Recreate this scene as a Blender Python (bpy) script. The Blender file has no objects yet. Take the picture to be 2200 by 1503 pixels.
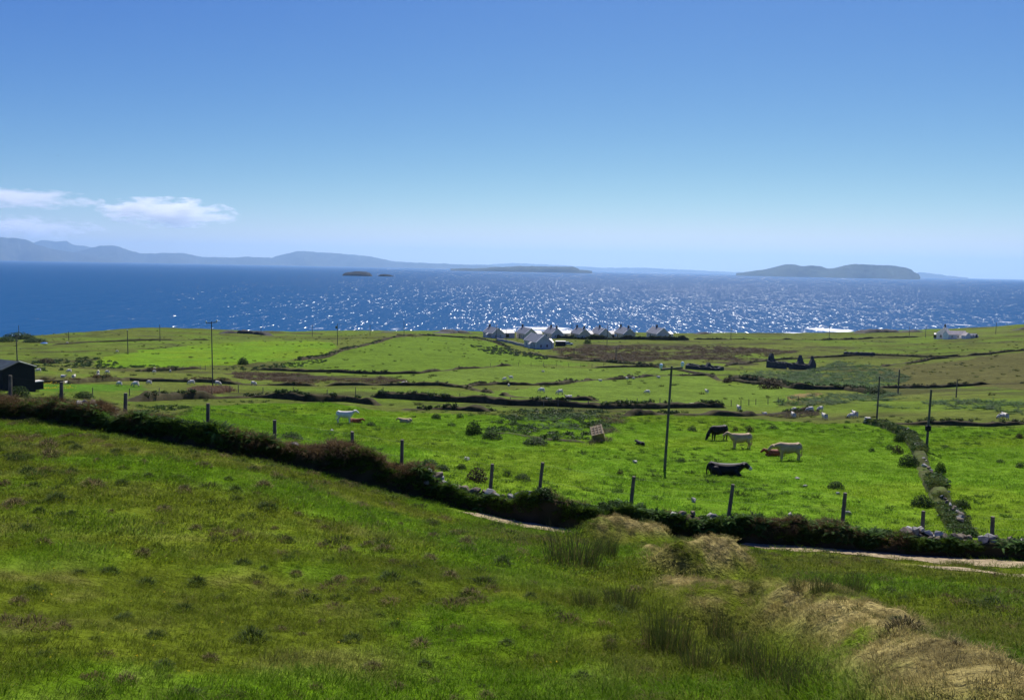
import bpy, bmesh, math, random
import numpy as np
from mathutils import Vector, Matrix

random.seed(7); rng = np.random.default_rng(7)
SC = bpy.context.scene
COL = SC.collection
R = math.radians

# ---------------------------------------------------------------- camera
CAMZ = 47.0                      # eye above the sea
F, W, H = 1700.0, 2200.0, 1503.0 # focal length in photo pixels
PITCH, ROLL = math.atan(175.0 / F), math.atan(0.0195)
cam_d = bpy.data.cameras.new('camera'); cam = bpy.data.objects.new('camera', cam_d); COL.objects.link(cam)
cam_d.sensor_width = 36.0; cam_d.lens = 36.0 * F / W
cam_d.clip_start = 0.2; cam_d.clip_end = 200000.0
fwd = Vector((0, math.cos(PITCH), -math.sin(PITCH))); r0 = Vector((1, 0, 0)); u0 = r0.cross(fwd)
rgt = r0 * math.cos(ROLL) + u0 * math.sin(ROLL); upv = u0 * math.cos(ROLL) - r0 * math.sin(ROLL)
cam.matrix_world = Matrix(((rgt.x, upv.x, -fwd.x, 0), (rgt.y, upv.y, -fwd.y, 0), (rgt.z, upv.z, -fwd.z, CAMZ), (0, 0, 0, 1)))
SC.camera = cam

# ---------------------------------------------------------------- light
SUN_EL, SUN_AZ = R(50), R(13)    # azimuth to the right of the view direction (+Y)
sd = Vector((math.sin(SUN_AZ) * math.cos(SUN_EL), math.cos(SUN_AZ) * math.cos(SUN_EL), math.sin(SUN_EL)))
sun_d = bpy.data.lights.new('sun', 'SUN'); sun_d.energy = 4.6; sun_d.angle = R(0.53); sun_d.color = (1.0, 0.95, 0.86)
sun = bpy.data.objects.new('sun', sun_d); COL.objects.link(sun)
sun.rotation_euler = sd.to_track_quat('Z', 'Y').to_euler()
world = bpy.data.worlds.new('World'); SC.world = world; world.use_nodes = True
wn = world.node_tree.nodes; wl = world.node_tree.links; wn.clear()
sky = wn.new('ShaderNodeTexSky'); sky.sky_type = 'NISHITA'; sky.sun_disc = False
sky.sun_elevation = SUN_EL; sky.sun_rotation = SUN_AZ
sky.altitude = 0; sky.air_density = 0.7; sky.dust_density = 0.14; sky.ozone_density = 4.0
wsc = wn.new('ShaderNodeVectorMath'); wsc.operation = 'SCALE'; wsc.inputs[3].default_value = 0.1
wsep = wn.new('ShaderNodeSeparateColor'); wcmb = wn.new('ShaderNodeCombineColor')
wl.new(sky.outputs[0], wsc.inputs[0]); wl.new(wsc.outputs[0], wsep.inputs[0])
for k, (pw_, gain, cap) in enumerate(((1.95, 1.85, .76), (1.42, 1.08, .80), (0.50, .77, .70))):   # a phone camera's deeper blue overhead, paler towards the horizon
    p_ = wn.new('ShaderNodeMath'); p_.operation = 'POWER'; p_.inputs[1].default_value = pw_; g_ = wn.new('ShaderNodeMath'); g_.operation = 'MULTIPLY'; g_.inputs[1].default_value = gain
    c_ = wn.new('ShaderNodeMath'); c_.operation = 'SMOOTH_MIN'; c_.inputs[1].default_value = cap; c_.inputs[2].default_value = .25; s_ = wn.new('ShaderNodeMath'); s_.operation = 'MULTIPLY'; s_.inputs[1].default_value = 10.0
    wl.new(wsep.outputs[k], p_.inputs[0]); wl.new(p_.outputs[0], g_.inputs[0]); wl.new(g_.outputs[0], c_.inputs[0]); wl.new(c_.outputs[0], s_.inputs[0]); wl.new(s_.outputs[0], wcmb.inputs[k])
bg = wn.new('ShaderNodeBackground'); bg.inputs[1].default_value = 0.068
wo = wn.new('ShaderNodeOutputWorld')
wl.new(wcmb.outputs[0], bg.inputs[0]); wl.new(bg.outputs[0], wo.inputs[0])
vs = SC.view_settings
vs.view_transform = 'Standard'; vs.look = 'None'; vs.gamma = 1.0; vs.use_curve_mapping = False; vs.exposure = 0.55
SC.cycles.max_bounces = 5; SC.cycles.diffuse_bounces = 2; SC.cycles.glossy_bounces = 2; SC.cycles.transmission_bounces = 3; SC.cycles.transparent_max_bounces = 8; SC.cycles.volume_bounces = 5
SC.cycles.use_denoising = True

# ---------------------------------------------------------------- noise
def _h(ix, iy, s):
    n = (ix.astype(np.int64) * 374761393 + iy.astype(np.int64) * 668265263 + s * 1274126177) & 0xFFFFFFFF
    n = ((n ^ (n >> 13)) * 1274126177) & 0xFFFFFFFF
    return ((n ^ (n >> 16)) & 0xFFFF) / 65535.0
def vnoise(x, y, s=0):
    x = np.asarray(x, float); y = np.asarray(y, float)
    ix = np.floor(x); iy = np.floor(y); fx = x - ix; fy = y - iy
    fx = fx * fx * (3 - 2 * fx); fy = fy * fy * (3 - 2 * fy)
    a = _h(ix, iy, s); b = _h(ix + 1, iy, s); c = _h(ix, iy + 1, s); d = _h(ix + 1, iy + 1, s)
    return (a + (b - a) * fx) * (1 - fy) + (c + (d - c) * fx) * fy
def fbm(x, y, s=0, o=4, l=2.07, g=0.5):
    t = 0; amp = 1; n = 0
    for k in range(o):
        t = t + amp * vnoise(x * l ** k + 17.3 * k, y * l ** k - 9.1 * k, s + k); n += amp; amp *= g
    return t / n
def sstep(a, b, x):
    t = np.clip((np.asarray(x, float) - a) / (b - a), 0, 1); return t * t * (3 - 2 * t)

# ---------------------------------------------------------------- terrain height
def ray(u, v):
    d = fwd + rgt * ((u - W / 2) / F) - upv * ((v - H / 2) / F)
    return d
TABLE = {   # photo column: (row, ground distance in metres)
 0: [(1503,7.0),(1200,13),(1000,24),(900,38),(860,62),(842,100),(815,140),(797,165),(770,230),(740,330),(724,400)],
 300: [(1503,7.0),(1200,13.5),(1000,24),(933,34),(893,60),(862,98),(826,140),(795,185),(760,250),(730,350),(703,450)],
 600: [(1503,7.2),(1250,12.5),(1050,22),(992,31),(935,50),(895,78),(862,102),(828,138),(795,190),(760,255),(735,330),(712,450)],
 850: [(1503,7.4),(1250,12.5),(1120,21),(1062,30),(990,43),(950,58),(905,82),(870,104),(845,122),(825,145),(800,185),(770,235),(745,290),(722,360),(710,470)],
 1100: [(1503,7.5),(1300,11.5),(1180,20),(1112,30),(1050,38),(1000,48),(950,63),(905,85),(870,105),(845,125),(827,150),(785,220),(745,330),(728,400),(713,480)],
 1400: [(1503,7.5),(1330,12),(1220,19),(1145,30.5),(1095,36),(1007,55),(950,70),(900,90),(870,115),(845,140),(810,190),(785,240),(750,320),(730,400),(714,500)],
 1700: [(1503,7.5),(1350,13),(1240,21),(1168,31.5),(1115,37),(1050,48),(985,65),(920,87),(890,110),(850,140),(820,180),(790,255),(760,310),(730,400),(716,520)],
 2000: [(1503,7.3),(1360,13),(1260,21),(1192,32),(1140,38),(1050,52),(965,72),(910,95),(870,125),(835,170),(800,225),(765,310),(735,400),(722,470),(707,600)],
 2200: [(1503,7.2),(1370,13),(1280,20),(1200,32.5),(1160,38),(1050,53),(960,75),(905,100),(860,135),(825,180),(790,240),(750,330),(720,440),(697,620)],
}
P = []; SH = []
for u, rows in TABLE.items():
    for v, D in rows:
        d = ray(u, v); k = D / math.hypot(d.x, d.y)
        P.append((math.atan2(d.x, d.y), math.log(D), d.z * k))
    SH.append((math.atan2(d.x, d.y), D))
    P.append((math.atan2(d.x, d.y), math.log(2.5), -2.3)); P.append((math.atan2(d.x, d.y), math.log(1.0), -1.75))
P = np.array(P); SH = np.array(SH)
AZK = 3.0
def _tps(r2): return 0.5 * r2 * np.log(r2 + 1e-9)
X_ = np.c_[P[:, 0] * AZK, P[:, 1]]; n_ = len(X_)
K_ = _tps(((X_[:, None] - X_[None]) ** 2).sum(-1)) + np.eye(n_) * 0.004
A_ = np.zeros((n_ + 3, n_ + 3)); A_[:n_, :n_] = K_; A_[:n_, n_] = 1; A_[:n_, n_ + 1:] = X_; A_[n_, :n_] = 1; A_[n_ + 1:, :n_] = X_.T
ZT = P[:, 2] / np.exp(P[:, 1])   # interpolate the slope seen from the eye: stays smooth near and far
w_ = np.linalg.solve(A_, np.r_[ZT, 0, 0, 0])
AZG = np.linspace(R(-37), R(37), 150); LG = np.linspace(0, math.log(700), 260)
gx, gy = np.meshgrid(AZG * AZK, LG, indexing='ij')
GR = np.zeros(gx.shape)
for i in range(len(AZG)):
    q = np.c_[gx[i], gy[i]]
    GR[i] = _tps(((q[:, None] - X_[None]) ** 2).sum(-1)) @ w_[:n_] + w_[n_] + q @ w_[n_ + 1:]
MOUNDS = []   # (x0, y0, x1, y1, half width, height)
def base_h(x, y):
    x = np.asarray(x, float); y = np.asarray(y, float)
    D = np.maximum(np.hypot(x, y), 1.0); az0 = np.arctan2(x, y); az = np.clip(az0, AZG[0], AZG[-1])
    dsh = np.interp(az, SH[:, 0], SH[:, 1]) + 14 * (fbm(x / 60, y / 60, 5) - .5)
    Dc = np.minimum(D, dsh)
    fi = (az - AZG[0]) / (AZG[1] - AZG[0]); fj = np.clip(np.log(Dc) / (LG[1] - LG[0]), 0, len(LG) - 1.001)
    i = np.clip(fi.astype(int), 0, len(AZG) - 2); j = fj.astype(int); fi = fi - i; fj = fj - j
    t = (GR[i, j] * (1 - fi) + GR[i + 1, j] * fi) * (1 - fj) + (GR[i, j + 1] * (1 - fi) + GR[i + 1, j + 1] * fi) * fj
    z = t * Dc
    ex = np.maximum(D - dsh, 0)
    z = z - 0.11 * ex - 8 * sstep(0, 70, ex) * 0.7 + sstep(5, 40, ex) * (1 - sstep(90, 160, ex)) * 5 * (fbm(x / 22, y / 22, 9) - .45)
    back = sstep(R(70), R(120), np.abs(az0))
    z = z * (1 - back) + back * (-1.75 + 0.12 * D)
    return z + CAMZ
def height(x, y):
    x = np.asarray(x, float); y = np.asarray(y, float)
    z = base_h(x, y); D = np.hypot(x, y)
    near = 1 - sstep(25, 34, D)
    z = z + near * sstep(3, 8, D) * (0.20 * (fbm(x / 1.1, y / 1.1, 31, 3) - .5) + 0.20 * (fbm(x / 5, y / 5, 32, 2) - .5))
    mid = sstep(32, 40, D)
    z = z + mid * (0.35 * (fbm(x / 7, y / 7, 33, 3) - .5)) + sstep(100, 180, D) * 1.1 * (fbm(x / 26, y / 26, 34, 3) - .5)
    q = (D > 5) & (D < 34) & (x > 1)
    if MOUNDS and q.any():
        xx, yy = x[q], y[q]; n = 0.72 + 0.56 * fbm(xx / .75, yy / .75, 41, 5, 2.2, .5); bump = np.zeros(xx.shape)
        for (x0, y0, x1, y1, hw, ha, hb) in MOUNDS:
            dx, dy = x1 - x0, y1 - y0; L2 = dx * dx + dy * dy + 1e-9
            t = np.clip(((xx - x0) * dx + (yy - y0) * dy) / L2, 0, 1)
            d = np.hypot(xx - x0 - t * dx, yy - y0 - t * dy) / hw
            bump = np.maximum(bump, (ha + (hb - ha) * t) * np.exp(-(d ** 2.2) * 1.4))
        z[q] = z[q] + bump * n
    return z
RS = np.exp(np.linspace(math.log(2.0), math.log(800), 900))
def hit(u, v, fn=None):
    d = ray(u, v); hd = math.hypot(d.x, d.y)
    x = d.x / hd * RS; y = d.y / hd * RS; zr = CAMZ + d.z / hd * RS
    b = (fn or height)(x, y) - zr
    k = np.argmax(b > 0)
    if b[k] <= 0: k = len(RS) - 1
    t = 0 if k == 0 else b[k - 1] / (b[k - 1] - b[k])
    r = RS[k] if k == 0 else RS[k - 1] + (RS[k] - RS[k - 1]) * t
    px, py = d.x / hd * r, d.y / hd * r
    return Vector((px, py, float((fn or height)(np.array([px]), np.array([py]))[0])))
def gz(x, y): return float(height(np.array([x]), np.array([y]))[0])
def at_dist(u, v, D):
    d = ray(u, v); k = D / math.hypot(d.x, d.y)
    return Vector((d.x * k, d.y * k, CAMZ + d.z * k))
# turf mounds along the old bank on the right (crest foot points, photo pixels)
_m = [([(1300,1163,.82),(1395,1168,.74)], .92), ([(1455,1250,.85),(1560,1250,1.05)], .85), ([(1395,1190,.22),(1470,1225,.30)], .45),
      ([(1480,1290,.40),(1560,1340,.66),(1650,1345,.88),(1780,1390,.82),(1870,1422,.66),(1980,1472,.50),(2090,1535,.42)], .86), ([(1585,1290,.22),(1640,1320,.3)], .5)]
_q = [([(hit(u, v, base_h), h) for u, v, h in pts], hw) for pts, hw in _m]
for pts, hw in _q:
    for (a, ha), (b, hb) in zip(pts[:-1], pts[1:]): MOUNDS.append((a.x, a.y, b.x, b.y, hw * (.75 if hb < .36 else 1), ha, hb))

# ---------------------------------------------------------------- helpers: objects, materials
def link(o, parent=None):
    COL.objects.link(o)
    if parent is not None: o.parent = parent
    return o
def tag(o, label=None, cat=None, group=None, kind=None):
    if label: o['label'] = label
    if cat: o['category'] = cat
    if group: o['group'] = group
    if kind: o['kind'] = kind
    return o
def empty(name, loc, rz=0.0):
    o = bpy.data.objects.new(name, None); o.location = loc; o.rotation_euler = (0, 0, rz); o.empty_display_size = 0.3
    return link(o)
def np_mesh(name, verts, faces, smooth=False):
    me = bpy.data.meshes.new(name); verts = np.asarray(verts, np.float32); faces = np.asarray(faces, np.int32)
    nv, nf, k = len(verts), len(faces), faces.shape[1]
    me.vertices.add(nv); me.vertices.foreach_set('co', verts.ravel())
    me.loops.add(nf * k); me.loops.foreach_set('vertex_index', faces.ravel())
    me.polygons.add(nf); me.polygons.foreach_set('loop_start', np.arange(0, nf * k, k, dtype=np.int32))
    me.update(calc_edges=True)
    if smooth: me.polygons.foreach_set('use_smooth', np.ones(nf, bool))
    return me
class MB:
    """collects boxes, bars and prisms; build() links them as one mesh object"""
    def __init__(s): s.v = []; s.f = []; s.sm = False
    def add(s, v, f):
        n = len(s.v); s.v += [tuple(p) for p in v]; s.f += [tuple(i + n for i in q) for q in f]; return s
    def box(s, c, d, rz=0.0):
        x, y, z = d[0] / 2, d[1] / 2, d[2] / 2; cs, sn = math.cos(rz), math.sin(rz); o = []
        for sx, sy, sz in ((-1,-1,-1),(1,-1,-1),(1,1,-1),(-1,1,-1),(-1,-1,1),(1,-1,1),(1,1,1),(-1,1,1)):
            px, py = sx * x, sy * y; o.append((c[0] + px * cs - py * sn, c[1] + px * sn + py * cs, c[2] + sz * z))
        return s.add(o, ((3,2,1,0),(4,5,6,7),(0,1,5,4),(1,2,6,5),(2,3,7,6),(3,0,4,7)))
    def bar(s, a, b, r0, r1=None, n=8):
        a = Vector(a); b = Vector(b); r1 = r0 if r1 is None else r1; d = (b - a).normalized()
        t = d.cross(Vector((0, 0, 1)));  t = Vector((1, 0, 0)) if t.length < 1e-4 else t.normalized(); q = d.cross(t)
        o = []
        for p, r in ((a, r0), (b, r1)):
            for k in range(n):
                an = 2 * math.pi * k / n; o.append(p + t * (r * math.cos(an)) + q * (r * math.sin(an)))
        f = [(k, (k + 1) % n, n + (k + 1) % n, n + k) for k in range(n)] + [tuple(range(n - 1, -1, -1)), tuple(range(n, 2 * n))]
        return s.add(o, f)
    def lathe(s, c, prof, n=12, ax='z'):
        o = []; f = []
        for r, h in prof:
            for k in range(n):
                a = 2 * math.pi * k / n; p = (r * math.cos(a), r * math.sin(a), h)
                if ax == 'y': p = (p[0], h, p[1])
                if ax == 'x': p = (h, p[0], p[1])
                o.append((c[0] + p[0], c[1] + p[1], c[2] + p[2]))
        for i in range(len(prof) - 1):
            for k in range(n): f.append((i * n + k, i * n + (k + 1) % n, (i + 1) * n + (k + 1) % n, (i + 1) * n + k))
        f.append(tuple(range(n - 1, -1, -1))); f.append(tuple(range((len(prof) - 1) * n, len(prof) * n)))
        return s.add(o, f)
    def mesh(s, name):
        me = bpy.data.meshes.new(name); me.from_pydata(s.v, [], s.f); me.update()
        bm = bmesh.new(); bm.from_mesh(me); bmesh.ops.recalc_face_normals(bm, faces=bm.faces); bm.to_mesh(me); bm.free()
        if s.sm:
            for p in me.polygons: p.use_smooth = True
        return me
    def build(s, name, m, parent=None):
        me = s.mesh(name); me.materials.append(m); return link(bpy.data.objects.new(name, me), parent)
def copy_tree(o, parent=None):
    c = o.copy(); COL.objects.link(c); c.parent = parent
    for ch in o.children: copy_tree(ch, c)
    return c

def nt(name):
    m = bpy.data.materials.new(name); m.use_nodes = True; t = m.node_tree; t.nodes.clear()
    return m, t.nodes, t.links
def mat(name, col, rough=0.8, var=0.25, scale=6.0, bump=0.3, col2=None, spec=0.3, metal=0.0, stain=None):
    """a surface colour broken up by two noises, with fine relief"""
    m, N, L = nt(name)
    tc = N.new('ShaderNodeTexCoord'); oi = N.new('ShaderNodeObjectInfo')
    add = N.new('ShaderNodeVectorMath'); add.operation = 'ADD'; sc_ = N.new('ShaderNodeVectorMath'); sc_.operation = 'SCALE'; sc_.inputs[3].default_value = 37.0
    cmb = N.new('ShaderNodeCombineXYZ'); L.new(oi.outputs['Random'], cmb.inputs[0]); L.new(oi.outputs['Random'], cmb.inputs[2])
    L.new(cmb.outputs[0], sc_.inputs[0]); L.new(tc.outputs['Object'], add.inputs[0]); L.new(sc_.outputs[0], add.inputs[1])
    n1 = N.new('ShaderNodeTexNoise'); n1.inputs['Scale'].default_value = scale; n1.inputs['Detail'].default_value = 6
    n2 = N.new('ShaderNodeTexNoise'); n2.inputs['Scale'].default_value = scale * .23; n2.inputs['Detail'].default_value = 3
    L.new(add.outputs[0], n1.inputs['Vector']); L.new(add.outputs[0], n2.inputs['Vector'])
    c2 = col2 or tuple(c * (1 - var) for c in col)
    r1 = N.new('ShaderNodeMix'); r1.data_type = 'RGBA'; r1.inputs['A'].default_value = (*c2, 1); r1.inputs['B'].default_value = (*[min(1, c * (1 + var * .5)) for c in col], 1)
    rp = N.new('ShaderNodeMapRange'); rp.inputs[1].default_value = .3; rp.inputs[2].default_value = .7
    L.new(n1.outputs[0], rp.inputs[0]); L.new(rp.outputs[0], r1.inputs['Factor'])
    r2 = N.new('ShaderNodeMix'); r2.data_type = 'RGBA'; r2.blend_type = 'MULTIPLY'; r2.inputs['Factor'].default_value = 1
    mp = N.new('ShaderNodeMapRange'); mp.inputs[1].default_value = .3; mp.inputs[2].default_value = .7; mp.inputs[3].default_value = 1 - var; mp.inputs[4].default_value = 1.0
    L.new(n2.outputs[0], mp.inputs[0]); L.new(r1.outputs['Result'], r2.inputs['A']); L.new(mp.outputs[0], r2.inputs['B'])
    b = N.new('ShaderNodeBsdfPrincipled'); b.inputs['Roughness'].default_value = rough; b.inputs['Specular IOR Level'].default_value = spec; b.inputs['Metallic'].default_value = metal
    L.new(r2.outputs['Result'], b.inputs['Base Color'])
    if bump:
        bp = N.new('ShaderNodeBump'); bp.inputs['Strength'].default_value = bump; bp.inputs['Distance'].default_value = 0.02
        L.new(n1.outputs[0], bp.inputs['Height']); L.new(bp.outputs[0], b.inputs['Normal'])
    o = N.new('ShaderNodeOutputMaterial'); L.new(b.outputs[0], o.inputs[0])
    return m

# ---------------------------------------------------------------- ground cover colours by field
def poly_world(pts):
    return np.array([[p.x, p.y] for p in (hit(u, v, base_h) for u, v in pts)])
def inside(px, py, poly):
    c = np.zeros(px.shape, bool); n = len(poly); j = n - 1
    for i in range(n):
        xi, yi = poly[i]; xj, yj = poly[j]
        k = ((yi > py) != (yj > py)); k &= px < (xj - xi) * (py - yi) / (yj - yi + 1e-12) + xi
        c ^= k; j = i
    return c
LUSH = (.120, .222, .012); MEAD = (.110, .172, .018); ROUGH = (.100, .124, .022); OLIVE = (.078, .082, .026)
HEATH = (.050, .040, .024); FORE = (.104, .136, .009); STRAW = (.33, .27, .10); DARKG = (.035, .065, .015)
FIELDS = [  # photo outline, colour, edge softness in metres
 ([(-300,880),(260,905),(420,873),(700,866),(830,884),(1000,890),(1350,896),(1560,893),(1650,904),(1860,910),(1905,913),(2009,915),(2130,918),(2520,912),(2520,1215),(2200,1200),(1900,1185),(1500,1150),(1250,1135),(1000,1095),(850,1062),(600,992),(300,935),(0,898),(-300,880)], LUSH),
 ([(205,776),(240,764),(300,750),(380,744),(458,738),(560,733),(667,732),(715,736),(724,742),(705,757),(650,767),(600,775),(540,782),(400,786),(254,788)], LUSH),
 ([(705,762),(769,747),(845,727),(947,723),(1060,735),(1110,760),(1190,770),(1260,785),(1100,784),(973,790),(896,798),(820,799),(718,796),(620,790),(610,778)], (.106,.174,.016)),
 ([(830,803),(973,794),(1100,788),(1264,790),(1403,790),(1480,800),(1480,806),(1403,807),(1272,814),(1196,825),(1000,828),(880,815)], (.116,.176,.022)),
 ([(1000,845),(1196,830),(1272,818),(1403,811),(1500,808),(1560,824),(1690,828),(1740,850),(1640,872),(1480,868),(1300,862),(1180,858),(1060,852)], (.116,.180,.022)),
 ([(1600,790),(1560,780),(1480,776),(1300,778),(1165,765),(1185,748),(1270,740),(1400,741),(1600,746),(1720,752),(1700,760),(1560,757),(1500,764),(1640,770)], HEATH),
 ([(1880,800),(1960,782),(2080,770),(2200,755),(2520,740),(2520,850),(2200,838),(2060,828),(1950,828),(1900,818)], (.092,.090,.028)),
 ([(495,800),(560,799),(680,805),(790,807),(870,820),(800,824),(690,821),(560,815),(500,808)], HEATH),
 ([(1690,846),(1755,842),(1765,848),(1700,856)], (.20,.15,.06)),
 ([(70,823),(175,825),(300,828),(300,838),(180,840),(70,838)], (.075,.16,.012)),
]
FW = [(poly_world(p), c) for p, c in FIELDS]
TRACK = [(u, v) for u, v in ((985,1098),(1060,1114),(1130,1127),(1200,1138),(1275,1146))]
TRACK2 = [(1585,1167),(1680,1173),(1780,1181),(1880,1190),(1980,1199),(2090,1207),(2200,1213),(2350,1220)]
TRACK3 = [(1960,1213),(2040,1221),(2130,1227),(2220,1234),(2350,1242)]
def pw(l, fn=base_h): return np.array([[p.x, p.y] for p in (hit(u, v, fn) for u, v in l)])
def dist_poly(x, y, pl):
    best = np.full(x.shape, 1e9)
    for (x0, y0), (x1, y1) in zip(pl[:-1], pl[1:]):
        dx, dy = x1 - x0, y1 - y0; t = np.clip(((x - x0) * dx + (y - y0) * dy) / (dx * dx + dy * dy + 1e-9), 0, 1)
        best = np.minimum(best, np.hypot(x - x0 - t * dx, y - y0 - t * dy))
    return best
TRW = [pw(TRACK), pw(TRACK2), pw(TRACK3)]
def mound_mask(x, y):
    b = np.zeros(x.shape)
    for (x0, y0, x1, y1, hw, ha, hb) in MOUNDS:
        b = np.maximum(b, 1 - sstep(.35, 1.0, dist_poly(x, y, np.array([[x0, y0], [x1, y1]])) / hw))
    return b
WALL_PX = [(-260,880),(-120,886),(0,896),(100,905),(200,920),(300,937),(400,956),(500,974),(600,994),(700,1019),(800,1044),(900,1069),(1000,1091),(1100,1112),(1200,1129),(1300,1140),(1400,1146),(1500,1152),(1600,1160),(1700,1167),(1800,1176),(1900,1184),(2000,1191),(2100,1195),(2200,1200),(2320,1206),(2480,1212)]
WALLW = pw(WALL_PX)
_waz = np.arctan2(WALLW[:, 0], WALLW[:, 1]); _wd = np.hypot(WALLW[:, 0], WALLW[:, 1])
def wall_dist(x, y): return np.interp(np.arctan2(x, y), _waz, _wd)
def ground_col(x, y):
    """the cover's own colour: field by field, with patches of drier and lusher grass"""
    n1 = fbm(x / 40, y / 40, 51, 4); n2 = fbm(x / 6, y / 6, 52, 4); n3 = fbm(x / 1.6, y / 1.6, 53, 4)
    wx = x + 5 * (fbm(x / 9, y / 9, 61, 3) - .5); wy = y + 8 * (fbm(x / 9, y / 9, 62, 3) - .5)
    c = np.array(ROUGH)[None] * np.ones((len(x), 1))
    c = c * (0.75 + 0.6 * n1[:, None]); k = sstep(.50, .62, fbm(x / 30, y / 18, 57, 4))[:, None]
    c = c * (1 - .75 * k) + .75 * k * np.array(MEAD) * (0.8 + .4 * n2[:, None])
    k = sstep(.58, .68, fbm(x / 22, y / 12, 58, 5))[:, None]; c = c * (1 - .6 * k) + .6 * k * np.array(HEATH)
    for poly, fc in FW:
        m = inside(wx, wy, poly); s = 0.82 + 0.36 * n2[m][:, None]
        c[m] = np.array(fc) * s
        if fc is LUSH:
            kk = sstep(.48, .66, fbm(x[m] / 11, y[m] / 11, 59, 4))[:, None]
            c[m] = c[m] * (1 - .6 * kk) + .6 * kk * np.array((.145, .215, .012)) * s
        if fc is HEATH:
            kk = sstep(.52, .62, fbm(x[m] / 14, y[m] / 7, 60, 4))[:, None]
            c[m] = c[m] * (1 - kk) + kk * np.array(ROUGH) * s
    D = np.hypot(x, y); near = D < wall_dist(x, y) - 0.3
    xn, yn = x[near], y[near]
    f1 = fbm(xn / 4.5, yn / 3.2, 71, 4); f2 = fbm(xn / 1.1, yn / .8, 72, 4); f3 = fbm(xn / 9, yn / 9, 73, 3)
    cf = np.array(FORE)[None] * (0.8 + .4 * f2[:, None])
    g = sstep(.46, .70, f1 + .30 * (f2 - .5))[:, None]; cf = cf * (1 - .8 * g) + .8 * g * np.array((.084, .172, .004)) * (0.8 + .4 * f2[:, None])
    s = sstep(.50, .70, f2 * .6 + fbm(xn / 1.7, yn / 1.2, 74, 4) * .4)[:, None] * (1 - .6 * g)
    cf = cf * (1 - .5 * s) + .5 * s * np.array((.175, .150, .050))
    mm = (mound_mask(xn, yn) * sstep(.32, .54, fbm(xn / .9, yn / .9, 75, 4)))[:, None]
    cf = cf * (1 - mm) + mm * np.array(STRAW) * (.7 + .5 * f2[:, None])
    pk = (mound_mask(xn, yn) * sstep(.60, .70, fbm(xn / .45, yn / .45, 76, 4)))[:, None]
    cf = cf * (1 - .5 * pk) + .5 * pk * np.array((.030, .024, .014))
    c[near] = cf
    return c

# ---------------------------------------------------------------- the ground sheet
az_d = np.r_[np.linspace(-180, -41, 36)[:-1], np.linspace(-41, 41, 640), np.linspace(41, 180, 36)[1:]]
rad = np.r_[0.6, 1.2, np.exp(np.linspace(math.log(2), math.log(800), 480))]
ga, gr = np.meshgrid(np.radians(az_d), rad, indexing='ij')
gx_, gy_ = (gr * np.sin(ga)).ravel(), (gr * np.cos(ga)).ravel()
gz_ = height(gx_, gy_)
na, nr = len(az_d), len(rad)
ii, jj = np.meshgrid(np.arange(na - 1), np.arange(nr - 1), indexing='ij'); a0 = (ii * nr + jj).ravel()
gf = np.c_[a0, a0 + 1, a0 + nr + 1, a0 + nr][:, ::-1]
gme = np_mesh('ground', np.c_[gx_, gy_, gz_], gf, True)
gcol = ground_col(gx_, gy_)
rock = sstep(0, 12, np.hypot(gx_, gy_) - np.interp(np.clip(np.arctan2(gx_, gy_), AZG[0], AZG[-1]), SH[:, 0], SH[:, 1]) - 4 + 16 * (fbm(gx_ / 15, gy_ / 15, 81) - .5))[:, None]
gcol = gcol * (1 - rock) + rock * np.array((.035, .032, .028))
ca = gme.color_attributes.new('cover', 'FLOAT_COLOR', 'POINT'); ca.data.foreach_set('color', np.c_[gcol, np.ones(len(gcol))].astype(np.float32).ravel())
m, N, L = nt('pasture')
at = N.new('ShaderNodeAttribute'); at.attribute_name = 'cover'
geo = N.new('ShaderNodeNewGeometry')
def noise_(N, L, vec, s, det=5, rough=.6):
    n = N.new('ShaderNodeTexNoise'); n.inputs['Scale'].default_value = s; n.inputs['Detail'].default_value = det; n.inputs['Roughness'].default_value = rough
    L.new(vec, n.inputs['Vector']); return n.outputs[0]
def mathn(N, L, op, a, b):
    n = N.new('ShaderNodeMath'); n.operation = op
    for k, q in enumerate((a, b)):
        if isinstance(q, (int, float)): n.inputs[k].default_value = q
        else: L.new(q, n.inputs[k])
    return n.outputs[0]
def maprange(N, L, v, a, b, c, d):
    n = N.new('ShaderNodeMapRange'); n.inputs[1].default_value = a; n.inputs[2].default_value = b; n.inputs[3].default_value = c; n.inputs[4].default_value = d
    L.new(v, n.inputs[0]); return n.outputs[0]
f1 = noise_(N, L, geo.outputs['Position'], 9.0, 4); f2 = noise_(N, L, geo.outputs['Position'], .9, 5); f3 = noise_(N, L, geo.outputs['Position'], .16, 5)
k = mathn(N, L, 'MULTIPLY', maprange(N, L, f1, .3, .7, .72, 1.2), maprange(N, L, f2, .3, .7, .68, 1.25))
k = mathn(N, L, 'MULTIPLY', k, maprange(N, L, f3, .3, .7, .78, 1.18))
mx = N.new('ShaderNodeMix'); mx.data_type = 'RGBA'; mx.blend_type = 'MULTIPLY'; mx.inputs['Factor'].default_value = 1
L.new(at.outputs['Color'], mx.inputs['A']); L.new(k, mx.inputs['B'])
bp = N.new('ShaderNodeBump'); bp.inputs['Strength'].default_value = .8; bp.inputs['Distance'].default_value = .12
bp2 = N.new('ShaderNodeBump'); bp2.inputs['Strength'].default_value = .7; bp2.inputs['Distance'].default_value = .6
L.new(f2, bp2.inputs['Height']); L.new(f1, bp.inputs['Height']); L.new(bp2.outputs[0], bp.inputs['Normal'])
b = N.new('ShaderNodeBsdfPrincipled'); b.inputs['Roughness'].default_value = .95; b.inputs['Specular IOR Level'].default_value = .02
L.new(mx.outputs['Result'], b.inputs['Base Color']); L.new(bp.outputs[0], b.inputs['Normal'])
o = N.new('ShaderNodeOutputMaterial'); L.new(b.outputs[0], o.inputs[0])
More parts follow.
